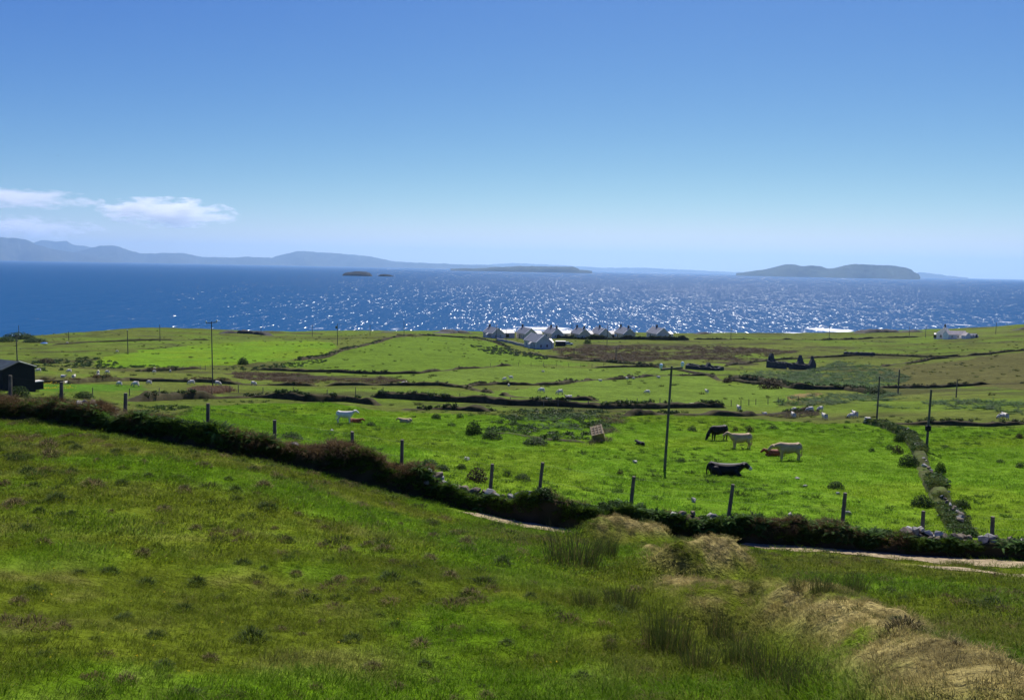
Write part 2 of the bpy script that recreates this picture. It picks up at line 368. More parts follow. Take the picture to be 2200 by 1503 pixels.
gme.materials.append(m)
ground = link(bpy.data.objects.new('ground', gme)); tag(ground, kind='structure')

# ---------------------------------------------------------------- the sea
m, N, L = nt('sea_water')
geo = N.new('ShaderNodeNewGeometry'); slopes = None
def slope_layer(size, amp, stretch):
    mp = N.new('ShaderNodeMapping'); mp.inputs['Scale'].default_value = (1 / size, 1 / size / stretch, 1); mp.inputs['Rotation'].default_value = (0, 0, R(size % 7 - 3))
    L.new(geo.outputs['Position'], mp.inputs['Vector'])
    n = N.new('ShaderNodeTexNoise'); n.inputs['Scale'].default_value = 1; n.inputs['Detail'].default_value = 2; n.inputs['Roughness'].default_value = .6
    L.new(mp.outputs[0], n.inputs['Vector'])
    s = N.new('ShaderNodeVectorMath'); s.operation = 'SUBTRACT'; s.inputs[1].default_value = (.5, .5, .5); L.new(n.outputs['Color'], s.inputs[0])
    q = N.new('ShaderNodeVectorMath'); q.operation = 'MULTIPLY'; q.inputs[1].default_value = (amp, amp, 0); L.new(s.outputs[0], q.inputs[0])
    return q.outputs[0], n.outputs[0]
acc = None
def facet_layer(sx, sy, amp, rot):
    """wave facets: each crest cell leans its own way"""
    mp = N.new('ShaderNodeMapping'); mp.inputs['Rotation'].default_value = (0, 0, R(rot)); mp.inputs['Scale'].default_value = (1 / sx, 1 / sy, 1); L.new(geo.outputs['Position'], mp.inputs['Vector'])
    n = N.new('ShaderNodeTexVoronoi'); n.inputs['Scale'].default_value = 1; n.voronoi_dimensions = '2D'; L.new(mp.outputs[0], n.inputs['Vector'])
    s = N.new('ShaderNodeVectorMath'); s.operation = 'SUBTRACT'; s.inputs[1].default_value = (.5, .5, .5); L.new(n.outputs['Color'], s.inputs[0])
    q = N.new('ShaderNodeVectorMath'); q.operation = 'MULTIPLY'; q.inputs[1].default_value = (amp, amp, 0); L.new(s.outputs[0], q.inputs[0]); return q.outputs[0]
for v in (facet_layer(.6, 5, .50, 3), facet_layer(1.25, 15, .44, -9), facet_layer(2.9, 55, .30, 7), slope_layer(2.2, .7, 3)[0], slope_layer(9, .6, 3)[0], slope_layer(90, .16, 2)[0]):
    if acc is None: acc = v
    else:
        ad = N.new('ShaderNodeVectorMath'); ad.operation = 'ADD'; L.new(acc, ad.inputs[0]); L.new(v, ad.inputs[1]); acc = ad.outputs[0]
ad = N.new('ShaderNodeVectorMath'); ad.operation = 'ADD'; ad.inputs[1].default_value = (0, 0, 1); L.new(acc, ad.inputs[0])
nm = N.new('ShaderNodeVectorMath'); nm.operation = 'NORMALIZE'; L.new(ad.outputs[0], nm.inputs[0])
body = N.new('ShaderNodeBsdfDiffuse'); body.inputs[0].default_value = (.011, .070, .185, 1)
gls = N.new('ShaderNodeBsdfGlossy'); gls.inputs['Roughness'].default_value = .23; L.new(nm.outputs[0], gls.inputs['Normal'])
b = N.new('ShaderNodeMixShader'); b.inputs[0].default_value = .05; L.new(body.outputs[0], b.inputs[1]); L.new(gls.outputs[0], b.inputs[2])
# surf: broken white water where swell meets the shore and the rocks
fa = N.new('ShaderNodeAttribute'); fa.attribute_name = 'surf'
fn = noise_(N, L, geo.outputs['Position'], .06, 6, .65)
fn2 = noise_(N, L, geo.outputs['Position'], .5, 4, .7)
th = mathn(N, L, 'ADD', fa.outputs['Fac'], mathn(N, L, 'MULTIPLY', mathn(N, L, 'ADD', fn, mathn(N, L, 'MULTIPLY', fn2, .35)), 1.0))
fm = maprange(N, L, th, 1.02, 1.16, 0, 1)
foam = N.new('ShaderNodeBsdfDiffuse'); foam.inputs[0].default_value = (.85, .88, .9, 1)
ms = N.new('ShaderNodeMixShader'); L.new(fm, ms.inputs[0]); L.new(b.outputs[0], ms.inputs[1]); L.new(foam.outputs[0], ms.inputs[2])
o = N.new('ShaderNodeOutputMaterial'); L.new(ms.outputs[0], o.inputs[0])
# finer ring near the coast that carries the surf mask
an2 = np.radians(np.linspace(-45, 45, 900)); rr2 = np.exp(np.linspace(math.log(330), math.log(1600), 150))
A3, R3 = np.meshgrid(an2, rr2, indexing='ij'); fx, fy = (R3 * np.sin(A3)).ravel(), (R3 * np.cos(A3)).ravel()
depth = base_h(fx, fy)      # sea bed / land height
mixn = fbm(fx / 70, fy / 45, 91, 4)
surf = sstep(-7.5, -0.5, depth) * (.30 + .55 * mixn)
for (u, v, rad_, s) in ((1790,709,26,.62),(1720,716,22,.5),(1170,706,34,.5),(1110,708,20,.4),(680,706,16,.34),(860,707,14,.33),(1560,714,18,.45),(2070,698,12,.5),(2160,692,14,.55),(2040,697,8,.45),(1320,708,18,.35)):
    d = ray(u, v); k = -CAMZ / d.z; px, py = d.x * k, d.y * k
    surf = np.maximum(surf, s * np.exp(-(((fx - px) / rad_) ** 2 + ((fy - py) / (rad_ * 1.2)) ** 2)))
n3 = len(rr2); ii, jj = np.meshgrid(np.arange(899), np.arange(n3 - 1), indexing='ij'); a0 = (ii * n3 + jj).ravel()
# one sheet: outer ring faces that the fine ring replaces are left out
vo = np.c_[fx, fy, np.zeros(len(fx))]
def ring(a_lo, a_hi, na_, rads):
    an_ = np.radians(np.linspace(a_lo, a_hi, na_)); A, Rr = np.meshgrid(an_, rads, indexing='ij')
    v = np.c_[(Rr * np.sin(A)).ravel(), (Rr * np.cos(A)).ravel(), np.zeros(A.size)]
    k = len(rads); i, j = np.meshgrid(np.arange(na_ - 1), np.arange(k - 1), indexing='ij'); a = (i * k + j).ravel()
    return v, np.c_[a, a + 1, a + k + 1, a + k][:, ::-1]
allv = [vo]; allf = [np.c_[a0, a0 + 1, a0 + n3 + 1, a0 + n3][:, ::-1]]; off = len(vo); sm_ = [surf]
for args in ((-45, 45, 900, np.r_[1600, 2500, 5000, 12000, 25000, 40000]), (45, 315, 271, np.r_[330, 800, 1600, 5000, 20000, 40000])):
    v, f = ring(*args); allv.append(v); allf.append(f + off); off += len(v); sm_.append(np.zeros(len(v)))
sv = np.concatenate(allv); sme = np_mesh('sea', sv, np.concatenate(allf))
fa_ = sme.attributes.new('surf', 'FLOAT', 'POINT'); fa_.data.foreach_set('value', np.concatenate(sm_).astype(np.float32))
sme.materials.append(m)
sea = link(bpy.data.objects.new('sea', sme)); tag(sea, kind='structure')

# ---------------------------------------------------------------- far hills and islands
HP = np.array([(-400,561),(0,562),(600,563.5),(850,565),(1100,569),(1250,574),(1570,583),(1980,599),(2200,604),(2600,618)])
def hline(u): return 555 + .0195 * u
def far_pt(u, v, D):
    """photo point above the sea line, set above this scene's level sea line, at distance D"""
    v2 = v - np.interp(u, HP[:, 0], HP[:, 1]) + hline(u)
    return at_dist(u, v2, D)
hill_m = mat('far_heath', (.055, .060, .038), .95, .5, .004, 0, spec=.05)
isl_m = mat('island_turf', (.050, .058, .026), .95, .45, .01, 0, spec=.05)
rockm = mat('sea_rock', (.020, .021, .022), .9, .5, .05, 0, spec=.1)
def ridge(name, prof, D, depth, m, seed, sharp=1.0, n=220, nd=26):
    us = np.linspace(prof[0][0], prof[-1][0], n); pv = np.interp(us, [p[0] for p in prof], [p[1] for p in prof]); pv = pv + (fbm(us / 9.0, us * 0 + seed, seed + 70, 4) - .5) * 2.2 * sstep(0, 30, us - us[0]) * sstep(0, 30, us[-1] - us)
    tops = [far_pt(u, v, D) for u, v in zip(us, pv)]
    T = np.array([(t.x, t.y, max(t.z, .5)) for t in tops]); E = T[:, :2] / np.hypot(T[:, 0], T[:, 1])[:, None]
    S = np.linspace(-1, 1, nd)[None, :] * np.ones((n, 1)); U = us[:, None] * np.ones((1, nd))
    ph = (1 - np.abs(S)) ** sharp
    rr = fbm(U * .06 + seed, S * 5.0 + seed, seed, 4) - .5
    hh = T[:, 2:3] * ph * (1 + .9 * rr * (1 - ph)) - 2.0 * (np.abs(S) > .999) - .5
    q = D + S * depth * (1 + .35 * np.sin(U * .05 + seed)); lat = rr * depth * .05
    vs_ = np.stack([E[:, :1] * q + E[:, 1:] * lat, E[:, 1:] * q - E[:, :1] * lat, hh], -1).reshape(-1, 3)
    i, j = np.meshgrid(np.arange(n - 1), np.arange(nd - 1), indexing='ij'); a = (i * nd + j).ravel()
    me = np_mesh(name, vs_, np.c_[a, a + 1, a + nd + 1, a + nd][:, ::-1], True); me.materials.append(m)
    return tag(link(bpy.data.objects.new(name, me)), kind='structure')
ridge('hills', [(-330,540),(-200,522),(-80,512),(0,515),(37,516),(62,521),(80,530),(110,538),(160,546),(220,556),(260,562)], 24000, 2500, hill_m, 3)
ridge('hills', [(30,545),(75,525),(88,520),(100,519),(120,522),(142,520),(160,530),(180,530),(195,534),(215,542),(300,556),(340,562)], 31000, 2600, hill_m, 5)
ridge('hills', [(90,560),(160,545),(195,535),(220,529),(242,529),(258,534),(275,539),(300,545),(330,545),(360,543),(395,543),(437,551),(500,551),(560,551),(600,553),(680,558),(720,563)], 26000, 2300, hill_m, 8)
ridge('hills', [(430,561),(500,552),(530,549),(585,550),(605,543),(635,535),(655,534),(675,536),(725,538),(760,541),(800,545),(830,551),(850,555),(900,557),(960,559),(1040,562),(1130,569)], 25000, 1900, hill_m, 12)
ridge('hills', [(860,566),(1000,561),(1060,560),(1100,557),(1130,558),(1200,563),(1300,570),(1380,570),(1440,574),(1570,581),(1640,585)], 34000, 1200, hill_m, 14)
ridge('hills', [(1940,599),(1975,590),(2005,592),(2040,598),(2080,602)], 30000, 1100, hill_m, 15)
def island(name, label, prof, D, depth, m, seed, sharp=.55):
    o = ridge(name, prof, D, depth, m, seed, sharp, 160, 22); o['kind'] = 'structure'; return o
island('island', '', [(968,570),(1020,569),(1055,567),(1110,564),(1160,565),(1200,566),(1232,567),(1241,570),(1246,574),(1262,575),(1272,577)], 11500, 340, isl_m, 21, .4)
island('island', '', [(1582,584),(1620,580),(1650,575),(1670,570),(1690,566),(1705,567),(1725,571),(1745,570),(1760,572),(1780,578),(1790,577),(1815,571),(1840,568),(1860,570),(1905,572),(1940,577),(1958,583),(1964,589),(1974,593),(1977,600)], 13800, 650, isl_m, 24, .8)
def skerry(name, prof, D, depth, seed):
    o = ridge(name, prof, D, depth, rockm, seed, .5, 90, 22); return o
skerry('skerry', [(735,586),(740,581),(748,579),(760,577.5),(775,576.5),(788,577.5),(795,580),(800,586)], 3650, 45, 31)
skerry('skerry', [(812,586),(818,582.5),(827,582),(838,583),(846,586)], 3650, 26, 33)

# ---------------------------------------------------------------- sea air
hz = bpy.data.materials.new('sea_air'); hz.use_nodes = True; hn = hz.node_tree.nodes; hn.clear()
pv_ = hn.new('ShaderNodeVolumePrincipled'); pv_.inputs['Color'].default_value = (.43, .68, 1, 1); pv_.inputs['Density'].default_value = 3.8e-5; pv_.inputs['Anisotropy'].default_value = 0.38
ho = hn.new('ShaderNodeOutputMaterial'); hz.node_tree.links.new(pv_.outputs[0], ho.inputs['Volume'])
air = MB().box((0, 0, 470), (82000, 82000, 1000)); air = air.build('haze', hz); tag(air, kind='stuff')

# ---------------------------------------------------------------- scattering: many small plants as one object
def leaf_mat(name, trans=.5, straw=(.24, .19, .07), straw_amt=.25, own=None, rough=.6):
    """plant tissue: lets light through; colour from the patch it grows in (tint) or its own"""
    m, N, L = nt(name)
    if own is None:
        a = N.new('ShaderNodeAttribute'); a.attribute_name = 'tint'; a.attribute_type = 'INSTANCER'; base = a.outputs['Color']
    else:
        rgb = N.new('ShaderNodeRGB'); rgb.outputs[0].default_value = (*own, 1); base = rgb.outputs[0]
    v = N.new('ShaderNodeAttribute'); v.attribute_name = 'bl'
    mr = maprange(N, L, v.outputs['Fac'], 0, 1, .62, 1.38)
    mx = N.new('ShaderNodeMix'); mx.data_type = 'RGBA'; mx.blend_type = 'MULTIPLY'; mx.inputs['Factor'].default_value = 1
    L.new(base, mx.inputs['A']); L.new(mr, mx.inputs['B'])
    m2 = N.new('ShaderNodeMix'); m2.data_type = 'RGBA'; m2.inputs['B'].default_value = (*straw, 1)
    L.new(maprange(N, L, v.outputs['Fac'], 1 - straw_amt, 1 - straw_amt + .12, 0, .8), m2.inputs['Factor']); L.new(mx.outputs['Result'], m2.inputs['A'])
    d = N.new('ShaderNodeBsdfPrincipled'); d.inputs['Roughness'].default_value = rough; d.inputs['Specular IOR Level'].default_value = .06
    t = N.new('ShaderNodeBsdfTranslucent'); L.new(m2.outputs['Result'], d.inputs['Base Color']); L.new(m2.outputs['Result'], t.inputs[0])
    s = N.new('ShaderNodeMixShader'); s.inputs[0].default_value = trans; L.new(d.outputs[0], s.inputs[1]); L.new(t.outputs[0], s.inputs[2])
    o = N.new('ShaderNodeOutputMaterial'); L.new(s.outputs[0], o.inputs[0]); return m
def blades(n, rad_, h0, h1, w, droop, seed, spread=.35, dome=0.0):
    r = np.random.default_rng(seed); V = []; Fc = []; B = []
    for k in range(n):
        a = r.uniform(0, 6.283); q = rad_ * math.sqrt(r.uniform(0, 1)); x, y = q * math.cos(a), q * math.sin(a)
        h = r.uniform(h0, h1) * (1 - .4 * (q / rad_) ** 2 if dome else 1); z0 = dome * (1 - (q / rad_) ** 2) - .02
        ang = a + r.normal(0, .9); lean = r.uniform(0, spread) + (q / rad_) * spread; ww = w * r.uniform(.7, 1.3)
        lx, ly = math.cos(ang) * lean * h, math.sin(ang) * lean * h; t = r.uniform(0, 3.14); px, py = -math.sin(t) * ww / 2, math.cos(t) * ww / 2
        b = len(V); dz = droop * h * r.uniform(.3, 1)
        V += [(x - px, y - py, z0), (x + px, y + py, z0), (x + lx * .45 - px * .8, y + ly * .45 - py * .8, z0 + h * .6), (x + lx * .45 + px * .8, y + ly * .45 + py * .8, z0 + h * .6), (x + lx * 1.3, y + ly * 1.3, z0 + h - dz)]
        Fc += [(b, b + 1, b + 3), (b, b + 3, b + 2), (b + 2, b + 3, b + 4)]; B += [r.uniform()] * 5
    me = np_mesh('blades', V, Fc); at_ = me.attributes.new('bl', 'FLOAT', 'POINT'); at_.data.foreach_set('value', np.array(B, np.float32)); return me
def leaves(n, rad_, size, seed, flat=.7, hollow=.35):
    """leaf clump: separate leaf faces through a low dome"""
    r = np.random.default_rng(seed); V = []; Fc = []; B = []
    for k in range(n):
        d = r.normal(size=3); d /= np.linalg.norm(d); d[2] = abs(d[2]); q = rad_ * (hollow + (1 - hollow) * r.uniform() ** .5)
        c = d * q * np.array([1, 1, flat]); s = size * r.uniform(.6, 1.4)
        nrm = d + r.normal(size=3) * .6 + np.array([0, 0, .4]); nrm /= np.linalg.norm(nrm)
        t = np.cross(nrm, r.normal(size=3)); t /= np.linalg.norm(t); w = np.cross(nrm, t)
        b = len(V); V += [tuple(c - t * s * .5), tuple(c + w * s * .3), tuple(c + t * s * .6 - nrm * s * .15), tuple(c - w * s * .3)]
        Fc += [(b, b + 1, b + 2), (b, b + 2, b + 3)]; B += [r.uniform()] * 4
    me = np_mesh('leaves', V, Fc); at_ = me.attributes.new('bl', 'FLOAT', 'POINT'); at_.data.foreach_set('value', np.array(B, np.float32)); return me
def fern(n, ln, seed):
    r = np.random.default_rng(seed); V = []; Fc = []; B = []
    for k in range(n):
        a = 6.283 * k / n + r.normal(0, .25); l = ln * r.uniform(.7, 1.15); e = r.uniform(.5, 1.0); bl = r.uniform()
        for s in range(11):
            t = .15 + .85 * s / 10; rr = l * t * math.cos(e) * (1 + .2 * t); z = l * (t * math.sin(e) * 1.15 - .55 * t * t)
            x, y = rr * math.cos(a), rr * math.sin(a); wl_ = l * .24 * (1 - t) ** .7 + .015
            for sg in (-1, 1):
                px, py = -math.sin(a) * sg * wl_, math.cos(a) * sg * wl_; fx_, fy_ = math.cos(a) * l * .045, math.sin(a) * l * .045
                b = len(V); V += [(x - fx_, y - fy_, z), (x + fx_, y + fy_, z), (x + px + fx_ * 1.5, y + py + fy_ * 1.5, z - wl_ * .25)]; Fc.append((b, b + 1, b + 2)); B += [bl] * 3
    me = np_mesh('fronds', V, Fc); at_ = me.attributes.new('bl', 'FLOAT', 'POINT'); at_.data.foreach_set('value', np.array(B, np.float32)); return me
SRC = bpy.data.collections.new('plant_sources')
def source_set(name, meshes, m):
    c = bpy.data.collections.new(name)
    for k, me in enumerate(meshes):
        me.materials.clear(); me.materials.append(m); o = bpy.data.objects.new('%s_%02d' % (name, k), me); c.objects.link(o)
    return c
def scatter(name, pts, coll, nsrc, scale, tint=None, tilt=.12, parent=None, seed=1, normal=None, **kw):
    r = np.random.default_rng(seed); n = len(pts); me = bpy.data.meshes.new(name); me.vertices.add(n); me.vertices.foreach_set('co', np.asarray(pts, np.float32).ravel())
    rot = np.c_[r.normal(0, tilt, n), r.normal(0, tilt, n), r.uniform(0, 6.283, n)].astype(np.float32)
    def att(k, t, d, key): a_ = me.attributes.new(k, t, 'POINT'); a_.data.foreach_set(key, np.asarray(d).ravel())
    att('rot', 'FLOAT_VECTOR', rot, 'vector'); att('sca', 'FLOAT', np.asarray(scale, np.float32) * np.ones(n, np.float32), 'value'); att('idx', 'INT', r.integers(0, nsrc, n).astype(np.int32), 'value')
    if tint is None: tint = np.ones((n, 3))
    att('tint', 'FLOAT_VECTOR', np.asarray(tint, np.float32), 'vector')
    o = link(bpy.data.objects.new(name, me), parent); g = bpy.data.node_groups.new(name, 'GeometryNodeTree')
    g.interface.new_socket('Geometry', in_out='INPUT', socket_type='NodeSocketGeometry'); g.interface.new_socket('Geometry', in_out='OUTPUT', socket_type='NodeSocketGeometry')
    N, L = g.nodes, g.links; gi = N.new('NodeGroupInput'); go = N.new('NodeGroupOutput')
    mp = N.new('GeometryNodeMeshToPoints'); ci = N.new('GeometryNodeCollectionInfo'); ci.inputs[0].default_value = coll; ci.inputs['Separate Children'].default_value = True; ci.inputs['Reset Children'].default_value = True
    ip = N.new('GeometryNodeInstanceOnPoints'); ip.inputs['Pick Instance'].default_value = True
    def na(k, t):
        q = N.new('GeometryNodeInputNamedAttribute'); q.data_type = t; q.inputs[0].default_value = k; return q.outputs[0]
    L.new(gi.outputs[0], mp.inputs[0]); L.new(mp.outputs[0], ip.inputs['Points']); L.new(ci.outputs[0], ip.inputs['Instance'])
    L.new(na('idx', 'INT'), ip.inputs['Instance Index']); e2r = N.new('FunctionNodeEulerToRotation'); L.new(na('rot', 'FLOAT_VECTOR'), e2r.inputs[0]); L.new(e2r.outputs[0], ip.inputs['Rotation']); L.new(na('sca', 'FLOAT'), ip.inputs['Scale'])
    L.new(ip.outputs[0], go.inputs[0])
    md = o.modifiers.new('scatter', 'NODES'); md.node_group = g
    return tag(o, kind='stuff', **kw)
def wedge(r0_, r1_, dens, half=39, seed=0, power=0):
    r = np.random.default_rng(seed); a = R(half); area = a * (r1_ ** 2 - r0_ ** 2); n = int(area * dens)
    D = np.sqrt(r.uniform(r0_ ** 2, r1_ ** 2, n)); az = r.uniform(-a, a, n); return D * np.sin(az), D * np.cos(az)
grass_m = leaf_mat('grass_blade', .45, straw=(.20, .155, .06), straw_amt=.13)
lush_m = leaf_mat('lush_grass_blade', .45, straw_amt=.03)
near_src = source_set('meadow_tuft', [blades(95, .20, .03, .085, .0055, .4, 100 + k, .7) for k in range(6)], grass_m)
mid_src = source_set('meadow_patch', [blades(90, .34, .035, .09, .011, .4, 120 + k, .7) for k in range(6)], grass_m)
lush_src = source_set('lush_patch', [blades(70, .55, .07, .15, .022, .4, 140 + k, .55) for k in range(6)], lush_m)
TRM = [(TRW[0], .72), (TRW[1], .92), (TRW[2], .6)]
def off_track(x, y):
    k = np.ones(x.shape, bool)
    for pl, w in TRM: k &= dist_poly(x, y, pl) + .22 * (fbm(x / .5, y / .5, 95, 3) - .5) > w
    return k
def grass_layer(name, r0_, r1_, dens, src, smin, smax, seed, near=True, bright=1.45):
    x, y = wedge(r0_, r1_, dens, seed=seed); D = np.hypot(x, y); wd = wall_dist(x, y)
    k = (D < wd - .5) if near else (D > wd + .8); k &= off_track(x, y); x, y = x[k], y[k]
    if not near:
        k = np.zeros(x.shape, bool)
        for poly, fc in FW[:1]: k |= inside(x, y, poly)
        x, y = x[k], y[k]
    t = ground_col(x, y) * bright; r = np.random.default_rng(seed); n = len(x)
    t *= r.uniform(.8, 1.2, (n, 1)); mk = 1 - .45 * mound_mask(x, y) if near else 1; s = mk * (smin + (smax - smin) * fbm(x / 1.5, y / 1.5, seed, 3))
    return scatter(name, np.c_[x, y, height(x, y) - .01], src, 6, s * r.uniform(.75, 1.25, n), t, seed=seed)
grass_layer('grass', 3.2, 14.5, 52, near_src, .7, 1.5, 201)
grass_layer('grass', 13.5, 40, 17, mid_src, .7, 1.4, 202)
grass_layer('grass', 33, 112, 3.4, lush_src, .6, 1.3, 203, near=False)

# ---------------------------------------------------------------- the track along the wall
def strip(pl, width, name, m, lift=.02, seed=5):
    pl = np.asarray(pl); seg = np.hypot(*np.diff(pl, axis=0).T); s = np.r_[0, np.cumsum(seg)]; n = int(s[-1] / .12)
    t = np.linspace(0, s[-1], n); cx, cy = np.interp(t, s, pl[:, 0]), np.interp(t, s, pl[:, 1])
    tx, ty = np.gradient(cx), np.gradient(cy); l = np.hypot(tx, ty); nx, ny = -ty / l, tx / l; k = 7; V = []
    wv = width * (.65 + .9 * fbm(t / .55, t * 0 + seed, seed, 4)) * sstep(0, 1.2, t) * sstep(0, 1.2, s[-1] - t)
    we = width * (.65 + .9 * fbm(t / .55, t * 0 + seed + 40, seed + 3, 4)) * sstep(0, 1.2, t) * sstep(0, 1.2, s[-1] - t)
    for q in np.linspace(-1, 1, k):
        w = np.where(q < 0, wv, we) * q; V.append(np.c_[cx + nx * w, cy + ny * w])
    V = np.stack(V, 1).reshape(-1, 2); z = height(V[:, 0], V[:, 1]) + lift + .02 * (fbm(V[:, 0] / .15, V[:, 1] / .15, 7, 2) - .5)
    i, j = np.meshgrid(np.arange(n - 1), np.arange(k - 1), indexing='ij'); a = (i * k + j).ravel()
    me = np_mesh(name, np.c_[V, z], np.c_[a, a + 1, a + k + 1, a + k][:, ::-1], True); me.materials.append(m)
    return tag(link(bpy.data.objects.new(name, me)), kind='structure')
dirt = mat('track_dirt', (.40, .315, .19), .95, .45, 9.0, .6, spec=.1)
for pl, w in ((TRW[0], .62), (TRW[1], .85), (TRW[2], .55)): strip(pl, w, 'path', dirt)

# ---------------------------------------------------------------- banks, walls and hedges
bank_turf = mat('bank_turf', (.095, .092, .034), .95, .5, 1.2, .9, col2=(.055, .046, .022), spec=.08)
bank_earth = mat('bank_earth', (.070, .056, .030), .95, .5, 2.0, .9, col2=(.040, .042, .016), spec=.08)
bank_green = mat('bank_green_turf', (.085, .115, .025), .95, .5, 1.5, .9, col2=(.070, .066, .026), spec=.08)
stone_m = [mat('field_stone_%s' % n, c, .9, .35, 4.0, .5, spec=.2) for n, c in (('grey', (.30, .29, .26)), ('pale', (.46, .44, .39)), ('brown', (.22, .18, .13)))]
bram_m = leaf_mat('bramble_leaf', .3, straw=(.10, .05, .02), straw_amt=.06, rough=.45)
dead_m = leaf_mat('dead_stalk', .25, straw=(.22, .15, .07), straw_amt=.3)
fern_m = leaf_mat('fern_frond', .4, straw=(.16, .11, .04), straw_amt=.05)
bram_src = source_set('bramble', [leaves(70, .34, .11, 300 + k) for k in range(4)], bram_m)
dead_src = source_set('dead_bracken', [blades(90, .26, .12, .30, .012, .8, 320 + k, 1.2, .08) for k in range(4)], dead_m)
fern_src = source_set('fern', [fern(9, .55, 340 + k) for k in range(4)], fern_m)
scrub_src = source_set('scrub', [leaves(80, .9, .32, 360 + k, .75) for k in range(5)], bram_m)
brack_src = source_set('bracken', [fern(8, 1.0, 380 + k) for k in range(4)], fern_m)
tuft_src = source_set('pasture_tuft', [blades(70, .30, .15, .42, .03, .3, 400 + k, .6) for k in range(4)], fern_m)
dry_src = source_set('dry_tuft', [blades(110, .20, .05, .16, .008, .7, 420 + k, 1.0, .05) for k in range(4)], grass_m)
def path3(px, D0=None, step=.35):
    pl = np.asarray(px); seg = np.hypot(*np.diff(pl, axis=0).T); s = np.r_[0, np.cumsum(seg)]; n = max(6, int(s[-1] / step)); t = np.linspace(0, s[-1], n)
    return np.interp(t, s, pl[:, 0]), np.interp(t, s, pl[:, 1]), t, s
def bank_mesh(name, pl, width, hts, m, step, seed, k=13, rough=.3, parent=None, square=.5, broken=0):
    """ridge draped on the ground; hts: height at each of pl's points"""
    cx, cy, t, s = path3(pl, step=step); hh = np.interp(t, s, hts); n = len(t)
    tx, ty = np.gradient(cx), np.gradient(cy); l = np.hypot(tx, ty) + 1e-9; nx, ny = -ty / l, tx / l
    if broken: hh = hh * (.25 + .75 * sstep(.30, .48, fbm(t / broken, t * 0 + seed, seed + 9, 3)))
    end = sstep(0, width * 1.2, t) * sstep(0, width * 1.2, s[-1] - t)
    rows = []
    for q in np.linspace(-1, 1, k):
        w = width * (.5 + .12 * (fbm(t / 1.5, t * 0 + seed, seed, 3) - .5)) * q
        x, y = cx + nx * w, cy + ny * w; p = max(0.0, 1 - abs(q) ** (2 + 4 * square)) ** .5
        z = height(x, y) - .05 + hh * end * p * (1 + rough * (fbm(x / (.6 + .5 * width), y / (.6 + .5 * width), seed + 3, 4) - .5) * 2)
        rows.append(np.c_[x + .12 * width * rough * (fbm(x / .4, y / .4 + z, seed + 5, 2) - .5), y + .12 * width * rough * (fbm(x / .4 + 9, y / .4 + z, seed + 6, 2) - .5), z])
    V = np.stack(rows, 1).reshape(-1, 3); i, j = np.meshgrid(np.arange(n - 1), np.arange(k - 1), indexing='ij'); a = (i * k + j).ravel()
    c0 = np.array([cx[n // 2], cy[n // 2], gz(cx[n // 2], cy[n // 2])])
    me = np_mesh(name, V - c0, np.c_[a, a + 1, a + k + 1, a + k], True); me.materials.append(m)
    o = bpy.data.objects.new(name, me); o.location = c0; link(o, parent)
    return o, V.reshape(n, k, 3), t, s
def growth(o, V, dens, coll, scale, tint, name, seed, rows=None, mask=None, tv=.35, wpix=None):
    """plants rooted over a bank's surface, as a part of that bank"""
    r = np.random.default_rng(seed); n, k, _ = V.shape; i = r.integers(0, n - 1, dens)
    j = r.integers(*(rows or (1, k - 1)), dens); f = r.uniform(0, 1, (dens, 1)); p = V[i, j] * (1 - f) + V[i + 1, j] * f + (V[i, j - 1] - V[i, j]) * r.uniform(-.5, .5, (dens, 1))
    if mask is not None: q = mask(p, i / n); p = p[q]
    tt = np.array(tint)[None] * (1 - tv + 2 * tv * r.uniform(0, 1, (len(p), 1))) * (0.7 + .6 * fbm(p[:, 0] / 2.2, p[:, 1] / 2.2, seed, 3)[:, None])
    return scatter(name, p - np.array(o.location), coll, 4, scale * r.uniform(.6, 1.3, len(p)), tt, tilt=.35, parent=o, seed=seed)
def rock_mesh(seed):
    r = random.Random(seed); bm = bmesh.new()
    for k in range(14):
        d = Vector((r.gauss(0, 1), r.gauss(0, 1), r.gauss(0, 1))).normalized(); q = r.uniform(.85, 1.1)
        bm.verts.new((d.x * .5 * q, d.y * .36 * q, d.z * .30 * q))
    bmesh.ops.convex_hull(bm, input=bm.verts); bmesh.ops.bevel(bm, geom=bm.edges[:], offset=.03, segments=1, affect='EDGES'); me = bpy.data.meshes.new('stone'); bm.to_mesh(me); bm.free(); return me
ROCKS = []
for k in range(9):
    for mm in stone_m: me = rock_mesh(k * 7 + 3); me.materials.append(mm); ROCKS.append(me)
def put_stone(parent, p, size, seed):
    r = random.Random(seed); o = bpy.data.objects.new('stone', ROCKS[r.randrange(len(ROCKS))]); o.location = Vector(p) - parent.location
    o.rotation_euler = (r.gauss(0, .25), r.gauss(0, .25), r.uniform(0, 6.28)); s = size * r.uniform(.7, 1.35); o.scale = (s, s * r.uniform(.8, 1.1), s * r.uniform(.75, 1.2)); return link(o, parent)
_x, _y = wedge(5.5, 30, 26, 36, 431); _k = (_x > 1) & (mound_mask(_x, _y) * np.random.default_rng(3).uniform(.3, 1, len(_x)) > .38); _x, _y = _x[_k], _y[_k]; _r = np.random.default_rng(8)
_n = fbm(_x / .5, _y / .5, 432, 3)[:, None]; _t = np.array(STRAW) * .95 * (1 - sstep(.5, .62, _n)) + np.array((.11, .12, .03)) * sstep(.5, .62, _n)
scatter('dry_grass', np.c_[_x, _y, height(_x, _y) - .02], dry_src, 4, _r.uniform(.3, .72, len(_x)), _t * _r.uniform(.7, 1.15, (len(_x), 1)), tilt=.3, seed=433)
